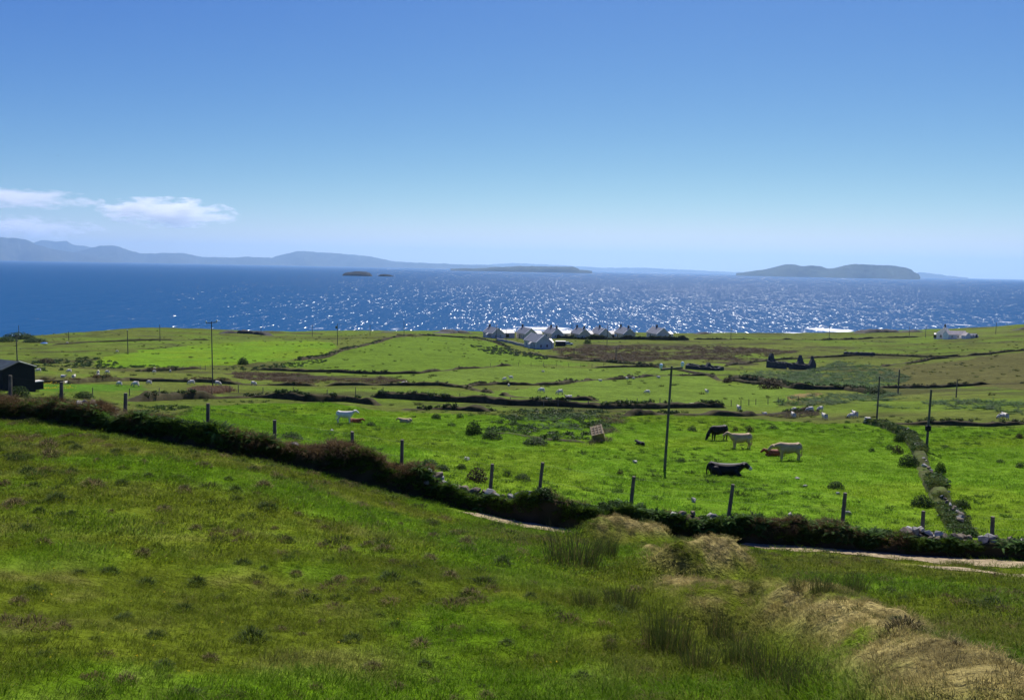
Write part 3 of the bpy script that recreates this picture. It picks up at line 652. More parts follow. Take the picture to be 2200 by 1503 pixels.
# the long wall between the rough pasture and the cow field
WH = np.interp([p[0] for p in WALL_PX], [-260,0,200,300,450,600,700,860,905,925,1000,1120,1160,1300,1360,1440,1600,1700,1800,2000,2200,2480], [1.1,1.1,.95,.95,.9,.85,1.2,1.45,1.4,.95,.85,.95,1.5,1.35,.9,.8,1.0,1.1,.95,.85,.75,.8]) * .82
wall_o, WV, wt, ws = bank_mesh('stone_wall', WALLW, 1.0, WH, bank_earth, .16, 11, 17, .5, square=.7)
tag(wall_o, 'long overgrown dry stone wall between the rough foreground pasture and the cow field', 'wall', kind='thing')
wu = np.interp(wt, ws, [p[0] for p in WALL_PX])    # photo column of each wall section
def between(u, *sp):
    k = np.zeros(u.shape, bool)
    for a_, b_ in sp: k |= (u > a_) & (u < b_)
    return k
stone_spans = ((165, 265), (596, 640), (908, 1150), (1430, 1580), (1925, 2300))
def wm(fn): return lambda p, f: fn(np.interp(f * (len(wu) - 1), np.arange(len(wu)), wu), p)
nz = lambda p, s, w: fbm(p[:, 0] / w, p[:, 1] / w, s, 3)
kk = WV.shape[1]
front = (kk // 2, kk - 1) if np.hypot(WV[50, 1, 0], WV[50, 1, 1]) > np.hypot(WV[50, -2, 0], WV[50, -2, 1]) else (1, kk // 2 + 1)
top = (5, kk - 5)
growth(wall_o, WV, 6200, bram_src, .52, (.052, .104, .020), 'brambles', 401, mask=wm(lambda u, p: (~between(u, *stone_spans) & (nz(p, 5, 1.6) > .42)) | (between(u, *stone_spans) & (nz(p, 6, .8) > .66))))
growth(wall_o, WV, 4800, dead_src, .85, (.120, .078, .034), 'dead_bracken', 402, mask=wm(lambda u, p: between(u, (-260, 230), (560, 900)) | (~between(u, *stone_spans) & (nz(p, 8, 1.1) > .52))))
growth(wall_o, WV, 2300, fern_src, .75, (.065, .130, .024), 'ferns', 403, rows=front, mask=wm(lambda u, p: (nz(p, 9, 1.3) > .46) & ~between(u, (640, 880), (1130, 1290), *stone_spans)))
growth(wall_o, WV, 900, bram_src, .6, (.055, .105, .020), 'ivy', 404, rows=top, mask=wm(lambda u, p: between(u, (1120, 1340), (1560, 1800), (300, 560), (840, 905))))
low = (kk - 1, kk) if front[0] > 2 else (1, 2)
growth(wall_o, WV, 2600, bram_src, .42, (.040, .085, .016), 'creepers', 405, rows=front, mask=wm(lambda u, p: ~between(u, *stone_spans) & (nz(p, 14, .9) > .45)))
growth(wall_o, WV, 2600, tuft_src, .42, (.085, .150, .018), 'grass_fringe', 406, rows=low, mask=wm(lambda u, p: nz(p, 15, 1.2) > .36))
growth(wall_o, WV, 1300, fern_src, .62, (.070, .140, .026), 'low_ferns', 407, rows=low, mask=wm(lambda u, p: between(u, (900, 1100), (1330, 2480), (150, 420)) & (nz(p, 16, 1.0) > .47)))
rs_ = random.Random(5)
wn_ = len(wu); cnt = 0
for i in range(wn_):
    u = wu[i]
    if not any(a_ < u < b_ for a_, b_ in stone_spans) or u < -20 or u > 2290: continue
    dens = .95 if (u > 908 and u < 1150) or u > 1925 else .6
    fr = range(front[0], front[1])
    if rs_.random() < dens * .85: put_stone(wall_o, WV[i, kk // 2 + rs_.choice((-4, -2, -1, 0, 1, 2, 4))] + np.array((0, 0, .10)), .46, i)
    if rs_.random() < dens * .40:
        j = rs_.choice(list(fr)); put_stone(wall_o, WV[i, j], .28, i + 5000)

# ---------------------------------------------------------------- field banks beyond the wall
def field_bank(name, label, px, w, h, m, seed, plants=None, cat='bank', step=None, kind='thing'):
    q = [hit(u, v, base_h) for u, v in px]; q = [p for p in q if p.xy.length < 640]; D = sum(p.length for p in [Vector((p.x, p.y)) for p in q]) / len(q)
    pl = np.array([[p.x, p.y] for p in q]); hts = [h * (.8 + .4 * random.random()) * (.72 if D > 110 else .9) for _ in q]
    o, V, t, s = bank_mesh(name, pl, w, hts, m, step or max(.3, D / 300), seed, 9, .45, broken=9)
    tag(o, label, cat, kind=kind); o['D'] = D; del o['D']
    if plants:
        ln = s[-1]
        for (coll, per_m, sc_, tint, nm, thr) in plants:
            growth(o, V, int(ln * per_m * 2), coll, sc_, tint, nm, seed + hash(nm) % 50 if False else seed + len(nm), rows=(2, 8), mask=(lambda p, f, thr=thr: nz(p, seed + 1, 3.0 + D / 60) > thr))
    return o
SCR = (scrub_src, 1.3, .55, (.030, .060, .015), 'scrub', .45); SCRL = (scrub_src, .7, .42, (.040, .065, .018), 'scrub', .52)
SCRH = (scrub_src, 3.0, .85, (.026, .052, .014), 'scrub', .38); BRN = (dead_src, 1.6, 1.6, (.085, .055, .028), 'heather', .48)
field_bank('grass_bank', 'long low brown bank behind the row of grazing sheep on the left', [(60,819),(150,823),(205,820),(275,817),(450,821),(560,825),(686,827)], 1.6, .95, bank_turf, 31, [SCRL, BRN])
field_bank('grass_bank', 'dark turf bank below the brown heath patch in the middle distance', [(695,827),(800,827),(950,829),(1000,834),(1058,844)], 1.5, .9, bank_turf, 32, [SCRL])
field_bank('stone_bank', 'long field boundary under the bright green field, curving up to the right', [(298,796),(360,795),(450,792),(540,792),(616,796),(718,798),(820,801),(896,800),(973,792),(1040,788),(1100,786)], 1.3, .85, bank_earth, 33, [SCRL], step=.7)
field_bank('hedge_bank', 'scrubby hedge bank climbing beside the rounded hill field towards the cottages', [(640,775),(705,763),(769,746),(845,725),(871,721),(947,722),(1023,727),(1070,738),(1095,748)], 2.0, 1.1, bank_earth, 34, [SCR])
field_bank('stone_bank', 'dark field bank crossing the middle of the sheep pastures', [(1000,831),(1065,827),(1102,828),(1196,827),(1240,821),(1272,816),(1327,815),(1349,813),(1403,809),(1480,808),(1520,808)], 1.4, .95, bank_earth, 35, [SCRL])
field_bank('grass_bank', 'pale crumbled turf bank left of two parallel banks by the fence', [(1074,847),(1109,852),(1174,856)], 1.4, .8, bank_turf, 36)
field_bank('grass_bank', 'short dark bank just behind the far fence, right of the pale one', [(1196,858),(1262,861),(1294,864)], 1.4, .8, bank_earth, 37, [SCRL])
field_bank('grass_bank', 'last short dark stub of bank near the tall pole', [(1310,865),(1353,869)], 1.4, .8, bank_earth, 38, [SCRL])
field_bank('stone_bank', 'low stone bank at the foot of the brown moor, right of centre', [(1264,790),(1327,790),(1403,789),(1458,795),(1515,806),(1545,816),(1600,822),(1680,828)], 1.3, .85, bank_earth, 39, [SCRL])
field_bank('road_bank', 'straight roadside bank running from the nearest cottage down to the right', [(1135,757),(1185,767),(1262,776),(1327,780),(1414,785)], 1.8, .8, bank_turf, 40, [SCR])
field_bank('hedge', 'dark clipped-looking hedge in front of the row of cottages', [(1180,727),(1230,729),(1290,730),(1350,730),(1420,730),(1480,730)], 2.2, 2.1, bank_earth, 41, [SCRH], cat='hedge')
field_bank('stone_bank', 'thin dark field boundary running on from the cottage hedge', [(1490,729),(1560,729),(1640,728),(1767,731),(1894,726),(1984,723)], 1.4, 1.0, bank_earth, 42, [SCRL])
field_bank('stone_bank', 'dark field bank behind the roofless ruin', [(1560,785),(1600,780),(1640,775),(1780,766),(1828,764),(1877,761),(1970,765),(2070,764)], 1.4, .95, bank_earth, 43, [SCRL])
field_bank('stone_bank', 'field bank rising along the top of the brown slope on the right', [(1894,788),(1953,778),(1996,771),(2070,765),(2149,757),(2230,750)], 1.4, 1.0, bank_earth, 44, [SCRL])
field_bank('stone_bank', 'low bank along the foot of the brown slope on the right', [(1884,834),(1940,834),(1996,831),(2060,829),(2108,826),(2200,824)], 1.4, .8, bank_earth, 45, [SCRL])
field_bank('hedge_bank', 'dark scrubby bank at the lower edge of the bracken right of centre', [(1560,815),(1640,821),(1716,834),(1770,835),(1818,836),(1884,846)], 2.0, 1.2, bank_earth, 46, [SCR])
field_bank('grass_bank', 'bank with dark bushes along the far side of the cow field', [(1340,895),(1430,889),(1490,892),(1535,892),(1590,893),(1640,890),(1700,886),(1760,884)], 1.6, .8, bank_earth, 47, [SCR])
field_bank('hedge_bank', 'thick dark hedgerow behind the white calf at the back of the cow field', [(270,862),(380,858),(470,855),(540,852),(667,862),(744,862),(820,870)], 1.8, 1.0, bank_earth, 48, [SCR])
field_bank('hedge_bank', 'upper hedgerow below the line of fence posts', [(795,852),(871,857),(1049,865),(1100,870),(1200,873),(1310,879),(1420,876),(1560,874)], 1.6, .9, bank_earth, 49, [SCR])
field_bank('hedge_bank', 'lower hedgerow stub ending at the scrubby hollow', [(858,880),(922,877),(1000,881),(1062,885)], 1.8, .9, bank_earth, 50, [SCR])
field_bank('ditch_bank', 'shadowed cut bank at the front of the scrubby hollow', [(1040,932),(1100,934),(1190,946),(1268,951)], 1.4, .8, bank_earth, 51, [SCRL])
field_bank('stone_bank', 'low crumbled stone bank across the back of the right-hand field', [(1880,906),(1907,908),(2009,911),(2123,915),(2240,909)], 1.1, .5, bank_earth, 52, [SCRL])
sb = field_bank('stone_bank', 'grassed-over stone bank running from the long wall up the field beside the leaning pole', [(1861,908),(1894,914),(1945,935),(1968,963),(1983,1001),(1996,1034),(2022,1077),(2047,1115),(2073,1150)], 1.0, .55, bank_green, 53, [(bram_src, 14.0, .85, (.050, .095, .02), 'brambles', .49), (scrub_src, .9, .5, (.040, .080, .02), 'scrub', .56), (tuft_src, 12.0, .6, (.11, .14, .035), 'dry_grass', .42), (fern_src, 3.5, .55, (.06, .12, .025), 'ferns', .42)], step=.3)
_sp = [(1894,914),(1945,935),(1968,963),(1983,1001),(1996,1034),(2022,1077),(2047,1115),(2070,1145)]
for k in range(44):
    f_ = k / 44 * 6.99; q_ = int(f_); a = hit(_sp[q_][0] + (_sp[q_ + 1][0] - _sp[q_][0]) * (f_ - q_) + random.uniform(-7, 7), _sp[q_][1] + (_sp[q_ + 1][1] - _sp[q_][1]) * (f_ - q_) - 6); a.z += .38; put_stone(sb, a, .36, 900 + k)
field_bank('grass_bank', 'dark streak of bank crossing the coastal slope on the left', [(100,741),(215,734),(330,732),(450,730)], 1.4, .8, bank_earth, 54)

coast_rock = mat('shore_rock', (.050, .046, .042), .9, .5, .4, .8, col2=(.022, .022, .024))
for lb, px, w_, h_, sd_ in (('dark rough headland edge above the sea, right of the tall left pole', [(470,716),(510,716),(550,718),(582,721)], 5, 1.9, 71), ('dark shore rocks left of the leftmost cottage', [(935,716),(975,714),(1022,715)], 8, 2.6, 72), ('small dark shore rock left of the skyline poles', [(815,713),(850,714)], 5, 1.6, 73), ('long dark reef of shore rocks right of the breaking surf', [(1838,716),(1890,713),(1940,713),(1990,712)], 9, 2.6, 74), ('dark rocks at the tip of the headland on the right edge', [(2170,695),(2240,693)], 9, 3.0, 75), ('low dark rocks on the shore right of the cottages', [(1488,718),(1530,717)], 6, 1.6, 76)):
    o = field_bank('shore_rocks', lb, px, w_, h_, coast_rock, sd_, None, cat='rocks', step=1.2)

# ---------------------------------------------------------------- bracken and scrub, one mass each
def mass(name, label, poly, dens, coll, scale, tint, seed, thr=.35, w=8., nsrc=4, n2=None):
    pw_ = poly_world(poly); lo, hi = pw_.min(0), pw_.max(0); r = np.random.default_rng(seed); n = int((hi - lo).prod() * dens)
    x, y = r.uniform(lo[0], hi[0], n), r.uniform(lo[1], hi[1], n); k = inside(x, y, pw_) & (fbm(x / w, y / w, seed, 4) > thr); x, y = x[k], y[k]
    tt = np.array(tint)[None] * (.6 + .8 * fbm(x / (w * .5), y / (w * .5), seed + 4, 3)[:, None]) * r.uniform(.7, 1.3, (len(x), 1))
    return scatter(name, np.c_[x, y, height(x, y) - .05], coll, nsrc, scale * r.uniform(.6, 1.3, len(x)), tt, tilt=.2, seed=seed)
BRK = (.050, .105, .028)
mass('bracken', '', [(1720,800),(1800,776),(1900,790),(1960,812),(1930,826),(1880,836),(1800,836),(1700,832),(1650,820)], .75, brack_src, 1.0, BRK, 501, .34)
mass('bracken', '', [(1690,848),(1900,842),(2000,850),(2200,868),(2520,880),(2520,906),(2200,892),(2000,880),(1800,872),(1660,872)], .9, brack_src, .9, BRK, 502, .42)
mass('bracken', '', [(1560,808),(1640,797),(1760,797),(1720,812),(1640,818)], .5, brack_src, .9, BRK, 503, .42)
mass('scrub', '', [(1045,930),(1060,900),(1110,884),(1180,880),(1300,886),(1325,905),(1290,935),(1262,946),(1190,943),(1100,931)], 1.7, bram_src, 1.3, (.040, .075, .018), 504, .40, 4)
mass('bracken', '', [(1060,905),(1130,884),(1290,890),(1300,905),(1240,925),(1130,920)], 1.2, brack_src, .75, (.055, .105, .03), 505, .45, 4)
mass('scrub', '', [(1290,898),(1330,895),(1345,905),(1300,952),(1262,958),(1275,935)], 1.5, dead_src, 1.8, (.060, .065, .03), 506, .45, 3)
mass('scrub', '', [(210,788),(300,784),(480,788),(560,784),(640,778),(705,770),(700,782),(560,794),(300,797)], .35, scrub_src, .55, (.035, .075, .018), 507, .42, 10, 5)
mass('scrub', '', [(66,775),(200,768),(260,780),(210,792),(66,797)], .3, scrub_src, .6, (.035, .075, .02), 508, .46, 10, 5)
mass('scrub', '', [(1020,735),(1110,752),(1190,768),(1150,776),(1060,764),(1010,745)], .22, scrub_src, .8, (.030, .062, .018), 509, .42, 14, 5)
mass('scrub', '', [(300,872),(560,868),(560,880),(400,884),(280,886)], .8, bram_src, 1.0, (.030, .062, .014), 510, .5, 5)
mass('heather', '', [(495,799),(560,798),(680,804),(790,806),(875,821),(800,826),(690,823),(560,817),(500,810)], .7, dead_src, 2.0, (.070, .048, .030), 511, .40, 12)
mass('heather', '', [(1200,745),(1400,742),(1600,747),(1700,755),(1600,776),(1450,776),(1300,777),(1200,766)], .10, dead_src, 4.0, (.060, .044, .028), 512, .44, 22)
mass('heather', '', [(1645,893),(1700,885),(1755,884),(1760,893),(1700,899)], 1.6, dead_src, 1.6, (.050, .045, .028), 514, .25, 4)
mass('bracken', '', [(410,832),(480,830),(500,842),(440,850),(400,846)], 2.0, dead_src, 2.0, (.13, .075, .045), 513, .3, 4)
# loose rush and weed tufts through the pastures, too many and too small to count
def tufts(r0_, r1_, dens, scale, tint, seed, thr):
    x, y = wedge(r0_, r1_, dens, 36, seed); D = np.hypot(x, y); k = (D > wall_dist(x, y) + 1.5) & (fbm(x / 12, y / 12, seed, 4) > thr); x, y = x[k], y[k]
    r = np.random.default_rng(seed); return scatter('rough_grass', np.c_[x, y, height(x, y) - .03], tuft_src, 4, scale * r.uniform(.5, 1.3, len(x)), np.array(tint) * r.uniform(.6, 1.3, (len(x), 1)), seed=seed)
tufts(36, 105, .45, .62, (.060, .115, .018), 521, .50)
tufts(36, 105, .08, .8, (.050, .080, .022), 522, .52)
tufts(100, 420, .020, 1.3, (.062, .085, .022), 523, .53)

# ---------------------------------------------------------------- tussocks, rushes and bushes one can point at
tus_m = [leaf_mat('tussock_green', .25, own=(.042, .070, .014), straw=(.16, .13, .05), straw_amt=.10), leaf_mat('tussock_brown', .3, own=(.070, .062, .024), straw=(.34, .27, .12), straw_amt=.42)]
TUS = []
for k in range(8):
    me = blades(320, .17, .07, .17, .007, .8, 600 + k, .8, .13); me.materials.append(tus_m[k % 2]); TUS.append(me)
tus_px = [(108,974),(27,982),(153,1009),(76,935),(153,947),(102,955),(162,958),(308,988),(318,1018),(199,1039),(261,1037),(73,1042),(10,1036),(83,1094),(153,1099),(239,1093),(350,1091),(344,1120),(420,1131),(503,1158),(620,1158),(506,1051),(566,1042),(490,1024),(436,996),(684,1069),(573,1088),(681,1115),(496,1129),(226,1126),(54,1131),(92,1161),(337,1168),(305,1187),(169,1225),(235,1225),(566,1215),(522,1206),(636,1184),(636,1228),(312,1251),(423,1249),(554,1247),(652,1270),(394,1306),(264,1325),(585,1313),(604,1348),(538,1370),(134,1343),(73,1268),(38,1290),(181,1450),(267,1459),(398,1491),(636,1491),(678,1472),(477,1281),(649,1357),(328,1364),(741,1179),(789,1166),(846,1203),(824,1177),(729,1240),(837,1240),(738,1198),(955,1220),(967,1238),(1079,1208),(745,1282),(808,1265),(815,1317),(850,1341),(904,1380),(923,1294),(993,1289),(1012,1271),(913,1424),(799,1427),(853,1472),(932,1459),(1028,1354),(1088,1376),(961,1407),(1139,1278),(1145,1252),(1152,1405),(1250,1453),(1314,1376),(1387,1437),(1037,1469),(1047,1494),(980,1497),(967,1370),(757,1370),(732,1373),(923,1198),(1330,1313),(1644,1199),(1950,1354),(2077,1336),(2155,1358),(1942,1285),(1910,1270),(2053,1362),(1926,1325),(2134,1295),(2044,1260),(1390,1436),(2053,1383),(775,1080),(640,1100),(860,1120),(930,1150),(1000,1165),(700,1130),(590,1130),(455,1075),(395,1050),(250,965),(210,985),(60,1010),(30,1080),(120,1070),(1040,1190),(890,1250),(690,1330),(450,1410),(350,1430),(90,1400)]
big = {(538,1370), (913,1424), (169,1225), (420,1131), (264,1325), (394,1306), (1330,1313), (398,1491), (1950,1354)}
hum_src = source_set('hummock', [blades(150, .15, .05, .12, .008, .9, 440 + k, .9, .07) for k in range(4)], grass_m)
_x, _y = wedge(6, 36, 1.5, 37, 441); _k = (np.hypot(_x, _y) < wall_dist(_x, _y) - 1.2) & off_track(_x, _y) & (fbm(_x / 2.2, _y / 2.2, 442, 4) > .47) & (mound_mask(_x, _y) < .3); _x, _y = _x[_k], _y[_k]; _r = np.random.default_rng(5); _n = len(_x)
_t = np.where(_r.uniform(size=(_n, 1)) < .55, np.array((.050, .078, .012)), np.array((.150, .125, .045))) * _r.uniform(.7, 1.2, (_n, 1))
scatter('rough_grass', np.c_[_x, _y, height(_x, _y) - .02], hum_src, 4, _r.uniform(.5, 1.25, _n) * (.7 + .03 * np.hypot(_x, _y)), _t, tilt=.15, seed=443)
ORD = ['first', 'second', 'third', 'fourth', 'fifth', 'sixth', 'seventh', 'eighth', 'ninth', 'tenth', 'eleventh', 'twelfth', 'thirteenth', 'fourteenth', 'fifteenth', 'sixteenth', 'seventeenth', 'eighteenth']
tus_px.sort(key=lambda q: -q[1]); NB = 11; per = -(-len(tus_px) // NB)
for bnd in range(NB):
    row = sorted(tus_px[bnd * per:(bnd + 1) * per])
    for c_, (u, v) in enumerate(row):
        p = hit(u, v + 6); r = random.Random(u * 7 + v); D = math.hypot(p.x, p.y); isbig = (u, v) in big; mi = r.randrange(8)
        wpx = r.uniform(17, 48) * (1.5 if isbig else 1) * (1.0 if v > 1200 else .85); s = wpx * D / F / .42
        o = bpy.data.objects.new('grass_tussock', TUS[mi]); o.location = (p.x, p.y, p.z - .02); o.scale = (s * r.uniform(1.0, 1.4), s, s * r.uniform(.9, 1.2)); o.rotation_euler = (0, 0, r.uniform(0, 6.28)); link(o)
        tag(o, '%s%s tussock, %s from left in %s row up from the picture bottom' % ('large ' if isbig else '', 'brownish' if mi % 2 else 'green', ORD[c_], ORD[bnd]), 'grass tussock', 'tussocks in the foreground pasture')
rush_m = leaf_mat('rush_stem', .2, own=(.078, .110, .026), straw=(.20, .14, .06), straw_amt=.30)
RUSH = []
for k in range(4):
    me = blades(420, .42, .30, 1.0, .009, .06, 640 + k, .22); me.materials.append(rush_m); RUSH.append(me)
def rush(u, v, wpx, hpx, label, k):
    p = hit(u, v); D = math.hypot(p.x, p.y); o = bpy.data.objects.new('rush_clump', RUSH[k % 4]); sx = wpx * D / F / .95; sz = hpx * D / F / .85
    o.location = (p.x, p.y, p.z - .03); o.scale = (sx, sx, sz); o.rotation_euler = (0, 0, k * 1.3); link(o); return tag(o, label, 'rush clump', 'rush clumps')
for k, (u, v, wp, hp, lb) in enumerate([
    (1230,1222,130,95,'broad dark clump of rushes left of the nearest straw-topped mound'), (1255,1305,55,50,'thin sparse rushes below the broad dark rush clump'),
    (1335,1305,75,60,'upright green rushes on the lush patch beside the mounds'), (1430,1400,110,120,'tall thick rushes at the left foot of the long turf mound'),
    (1545,1385,60,95,'narrow rush tuft against the near face of the long mound'), (1500,1440,90,80,'tangled rushes in front of the long mound, nearest the camera'),
    (1660,1470,130,95,'dark rushes crowding under the steep near side of the long mound'), (1590,1430,80,90,'rushes in the hollow between the thick rushes and the mound'),
    (1720,1262,45,32,'small reddish rush tuft behind the long mound'), (1765,1268,55,42,'middle of three rush tufts behind the long mound'),
    (1833,1275,55,48,'rightmost dark rush tuft behind the long mound'), (1300,1195,60,60,'reddish rushes at the left foot of the straw-topped mound'),
    (1740,1495,110,80,'rushes cut by the lower edge of the picture right of centre'), (1310,1400,30,40,'thin upright tuft of rushes alone on the short grass')]): rush(u, v, wp, hp, lb, k)
bush_m = [leaf_mat('bush_leaf', .3, own=(.034, .066, .016), straw=(.07, .10, .03), straw_amt=.2), leaf_mat('bush_brown_leaf', .3, own=(.050, .036, .024), straw=(.08, .06, .03), straw_amt=.3)]
BUSH = []
for k in range(4):
    for mm in bush_m:
        me = leaves(520, .5, .085, 660 + k, 1.0, .25); me.materials.append(mm); BUSH.append(me)
BIG = []
for k in range(3): me = leaves(1500, .5, .06, 690 + k, 1.0, .3); me.materials.append(bush_m[0]); BIG.append(me)
def bush(u, v, wpx, hpx, label, k, brown=0, name='bush'):
    p = hit(u, v); D = math.hypot(p.x, p.y); o = bpy.data.objects.new(name, BIG[k % 3] if ('thicket' in label or hpx >= 18) and not brown else BUSH[(k % 4) * 2 + brown]); s = wpx * D / F
    o.location = (p.x, p.y, p.z - .05); o.scale = (s, s, hpx * D / F * 1.55); o.rotation_euler = (0, 0, k * 1.7); link(o); return tag(o, label, 'bush', 'bushes in the fields')
for k, (u, v, wp, hp, br, lb) in enumerate([
    (1024,1034,52,44,1,'square brown bramble bush left of the first leaning post by the bare stones'), (922,1000,44,22,0,'low spreading brambles behind the wall, left of the brown bush'), (950,1010,36,20,0,'bramble patch touching the left-hand spreading brambles'),
    (991,1008,26,20,0,'small round bramble at the left edge of the brown bush'), (1090,1024,24,20,0,'small bramble just right of the brown bush'), (1122,1032,40,24,0,'low bramble under the leaning post behind the wall'),
    (625,944,52,24,0,'low green bush behind the wall beside a fence post'), (1332,1020,18,20,1,'single brown rush bush in the grass left of the tall pole'), (1465,992,22,14,0,'small weed clump right of the tall pole'),
    (1487,926,24,16,0,'low weed clump left of the standing black cow'), (1580,926,14,16,1,'upright brown weed tuft behind the cream cow'), (1611,928,20,20,1,'right-hand of two brown weed tufts behind the cream cow'),
    (1661,922,26,14,0,'dark flat bush at the back of the cow field'), (1796,1050,36,24,0,'ragged dark bush alone in the open grass, right of the cows'), (1873,970,14,14,0,'tiny rush tuft by the side bank'),
    (1912,966,20,16,0,'small bush left of the grassed bank'), (1928,974,24,24,1,'brown weed bush against the grassed bank'), (1953,1002,42,36,0,'dark bush leaning on the grassed bank, upper one'),
    (1936,948,30,26,0,'dark bush where the grassed bank bends'), (1982,1088,46,34,0,'big dark bush at the left foot of the grassed bank, nearest the wall'), (2066,1092,34,28,0,'dark bush right of the grassed bank, near the wall'),
    (2020,1018,22,34,0,'thin tall bush at the foot of the leaning pole'), (2032,962,18,10,0,'small flat rush tuft in the right-hand field'), (2149,994,16,12,0,'small tuft near the right edge of the right-hand field'),
    (2194,1004,22,16,0,'dark tuft cut by the right edge of the photo'), (2190,941,14,14,1,'upright tuft at the back of the right-hand field'), (2032,908,20,16,0,'round bush on the low bank of the right-hand field'),
    (1998,908,26,18,0,'round bush behind the leaning pole'), (797,915,24,14,0,'tuft of rushes between the calves'), (937,900,24,18,0,'dark weed bush right of the cream calf'), (970,916,22,14,0,'low tuft right of the weed bush'),
    (988,898,18,16,0,'upright dark bush by the lower hedgerow'), (1018,935,40,46,0,'tall dark bush at the left end of the scrubby hollow'), (1056,943,50,30,0,'wide bush in front of the scrubby hollow'), (1150,955,60,24,0,'pale flat bush below the cut bank'),
    (1714,1112,24,16,0,'bush just behind the long wall, right of the leaning posts'), (40,852,40,28,0,'green bush in front of the dark shed'), (180,856,40,20,0,'dark low bush by the second fence post'),
    (1262,738,18,16,0,'dark round bush at the roadside by the cottages'), (1053,725,14,9,0,'dark bush at the corner of the leftmost cottage'), (522,782,24,20,0,'round thorn bush under the bright green field'),
    (1655,834,50,30,1,'purple-brown thicket on the bracken bank'), (1562,822,22,18,1,'small brown bush at the bank corner right of the tall pole'), (1880,846,44,20,0,'dark thicket right of the bracken, on the low bank'),
    (1418,788,26,12,0,'grey scrub at the end of the roadside bank'), (100,780,30,14,1,'dark brown scrub behind the shed'), (10,734,46,12,0,'grey-green thicket left of the dark skyline thicket'),
    (40,728,56,17,0,'dark wind-shaped thicket on the skyline at the left edge'), (75,735,44,11,0,'lower thicket sloping right from the dark skyline thicket')]): bush(u, v, wp, hp, lb, k, br)

# ---------------------------------------------------------------- buildings
def at_col(u, v): return hit(u, v, height)
glass_m = mat('window_glass', (.012, .014, .018), .08, .2, 2, 0, spec=.6)
def gable_wall(W_, L_, hw, hr, t=None):
    x, y = W_ / 2, L_ / 2
    v = [(-x,-y,-.6),(x,-y,-.6),(x,y,-.6),(-x,y,-.6),(-x,-y,hw),(x,-y,hw),(x,y,hw),(-x,y,hw),(0,-y,hw+hr),(0,y,hw+hr)]
    return MB().add(v, [(0,1,5,8,4),(2,3,7,9,6),(1,2,6,5),(3,0,4,7),(4,8,9,7),(5,6,9,8),(3,2,1,0)])
def roof_slabs(W_, L_, hw, hr, ov=.25, th=.14):
    mb = MB(); x = W_ / 2; y = L_ / 2 + ov * .3; sl = hr / x; xe = x + ov; ze = hw - ov * sl
    for s in (-1, 1):
        v = [(0,-y,hw+hr+.02),(s*xe,-y,ze+.02),(s*xe,y,ze+.02),(0,y,hw+hr+.02),(0,-y,hw+hr+th),(s*xe,-y,ze+th),(s*xe,y,ze+th),(0,y,hw+hr+th)]
        mb.add(v, [(0,1,2,3),(4,7,6,5),(0,4,5,1),(2,6,7,3),(1,5,6,2),(0,3,7,4)])
    return mb
def verges(W_, L_, hw, hr, y, mm, root, ov=.25, th=.2):
    x = W_ / 2 + ov; sl = hr / (W_ / 2); ze = hw - ov * sl
    for s in (-1, 1):
        mb = MB(); a = Vector((0, y, hw + hr + .16)); b = Vector((s * x, y, ze + .16))
        v = []
        for p in (a, b):
            for dy in (-.18, .18):
                for dz in (-.32, .12): v.append((p.x, p.y + dy, p.z + dz))
        mb.add(v, [(0,1,3,2),(4,6,7,5),(0,4,5,1),(2,3,7,6),(0,2,6,4),(1,5,7,3)]); mb.build('verge', mm, root)
def window(root, x, y, z, w, h, face, frame_m):
    """face: 'y-' front gable, 'x-' left side, 'x+' right side"""
    fr = MB(); t = .09
    for (cx, cz, ww, hh) in ((0, h / 2, w + t, t), (0, -h / 2, w + t * 2.2, t * 1.3), (-w / 2, 0, t, h), (w / 2, 0, t, h), (0, 0, t * .7, h)):
        if face[0] == 'y': fr.box((x + cx, y, z + cz), (ww, .1, hh))
        else: fr.box((x, y + cx, z + cz), (.1, ww, hh))
    o = fr.build('window', frame_m, root); p = MB()
    p.box((x, y, z), (w, .05, h) if face[0] == 'y' else (.05, w, h)); p.build('pane', glass_m, o); return o
slate = mat('slate', (.20, .21, .235), .55, .25, 3.0, .3, spec=.4); pale_sheen = mat('pale_roof', (.74, .70, .62), .5, .12, 2.0, .2, spec=.4)  # pale roofing; on the annexes the colour stands in for sun glare on slate
white_tr = mat('white_trim', (.80, .79, .75), .6, .08, 3.0, .1)
render_cols = {'grey': (.62, .60, .57), 'cream': (.76, .70, .52), 'green': (.62, .65, .60), 'white': (.82, .82, .80), 'ochre': (.70, .62, .42)}
REND = {k: mat('render_' + k, c, .85, .12, 1.5, .3) for k, c in render_cols.items()}
chim_m = mat('chimney_render', (.10, .10, .095), .85, .2, 3, .3)
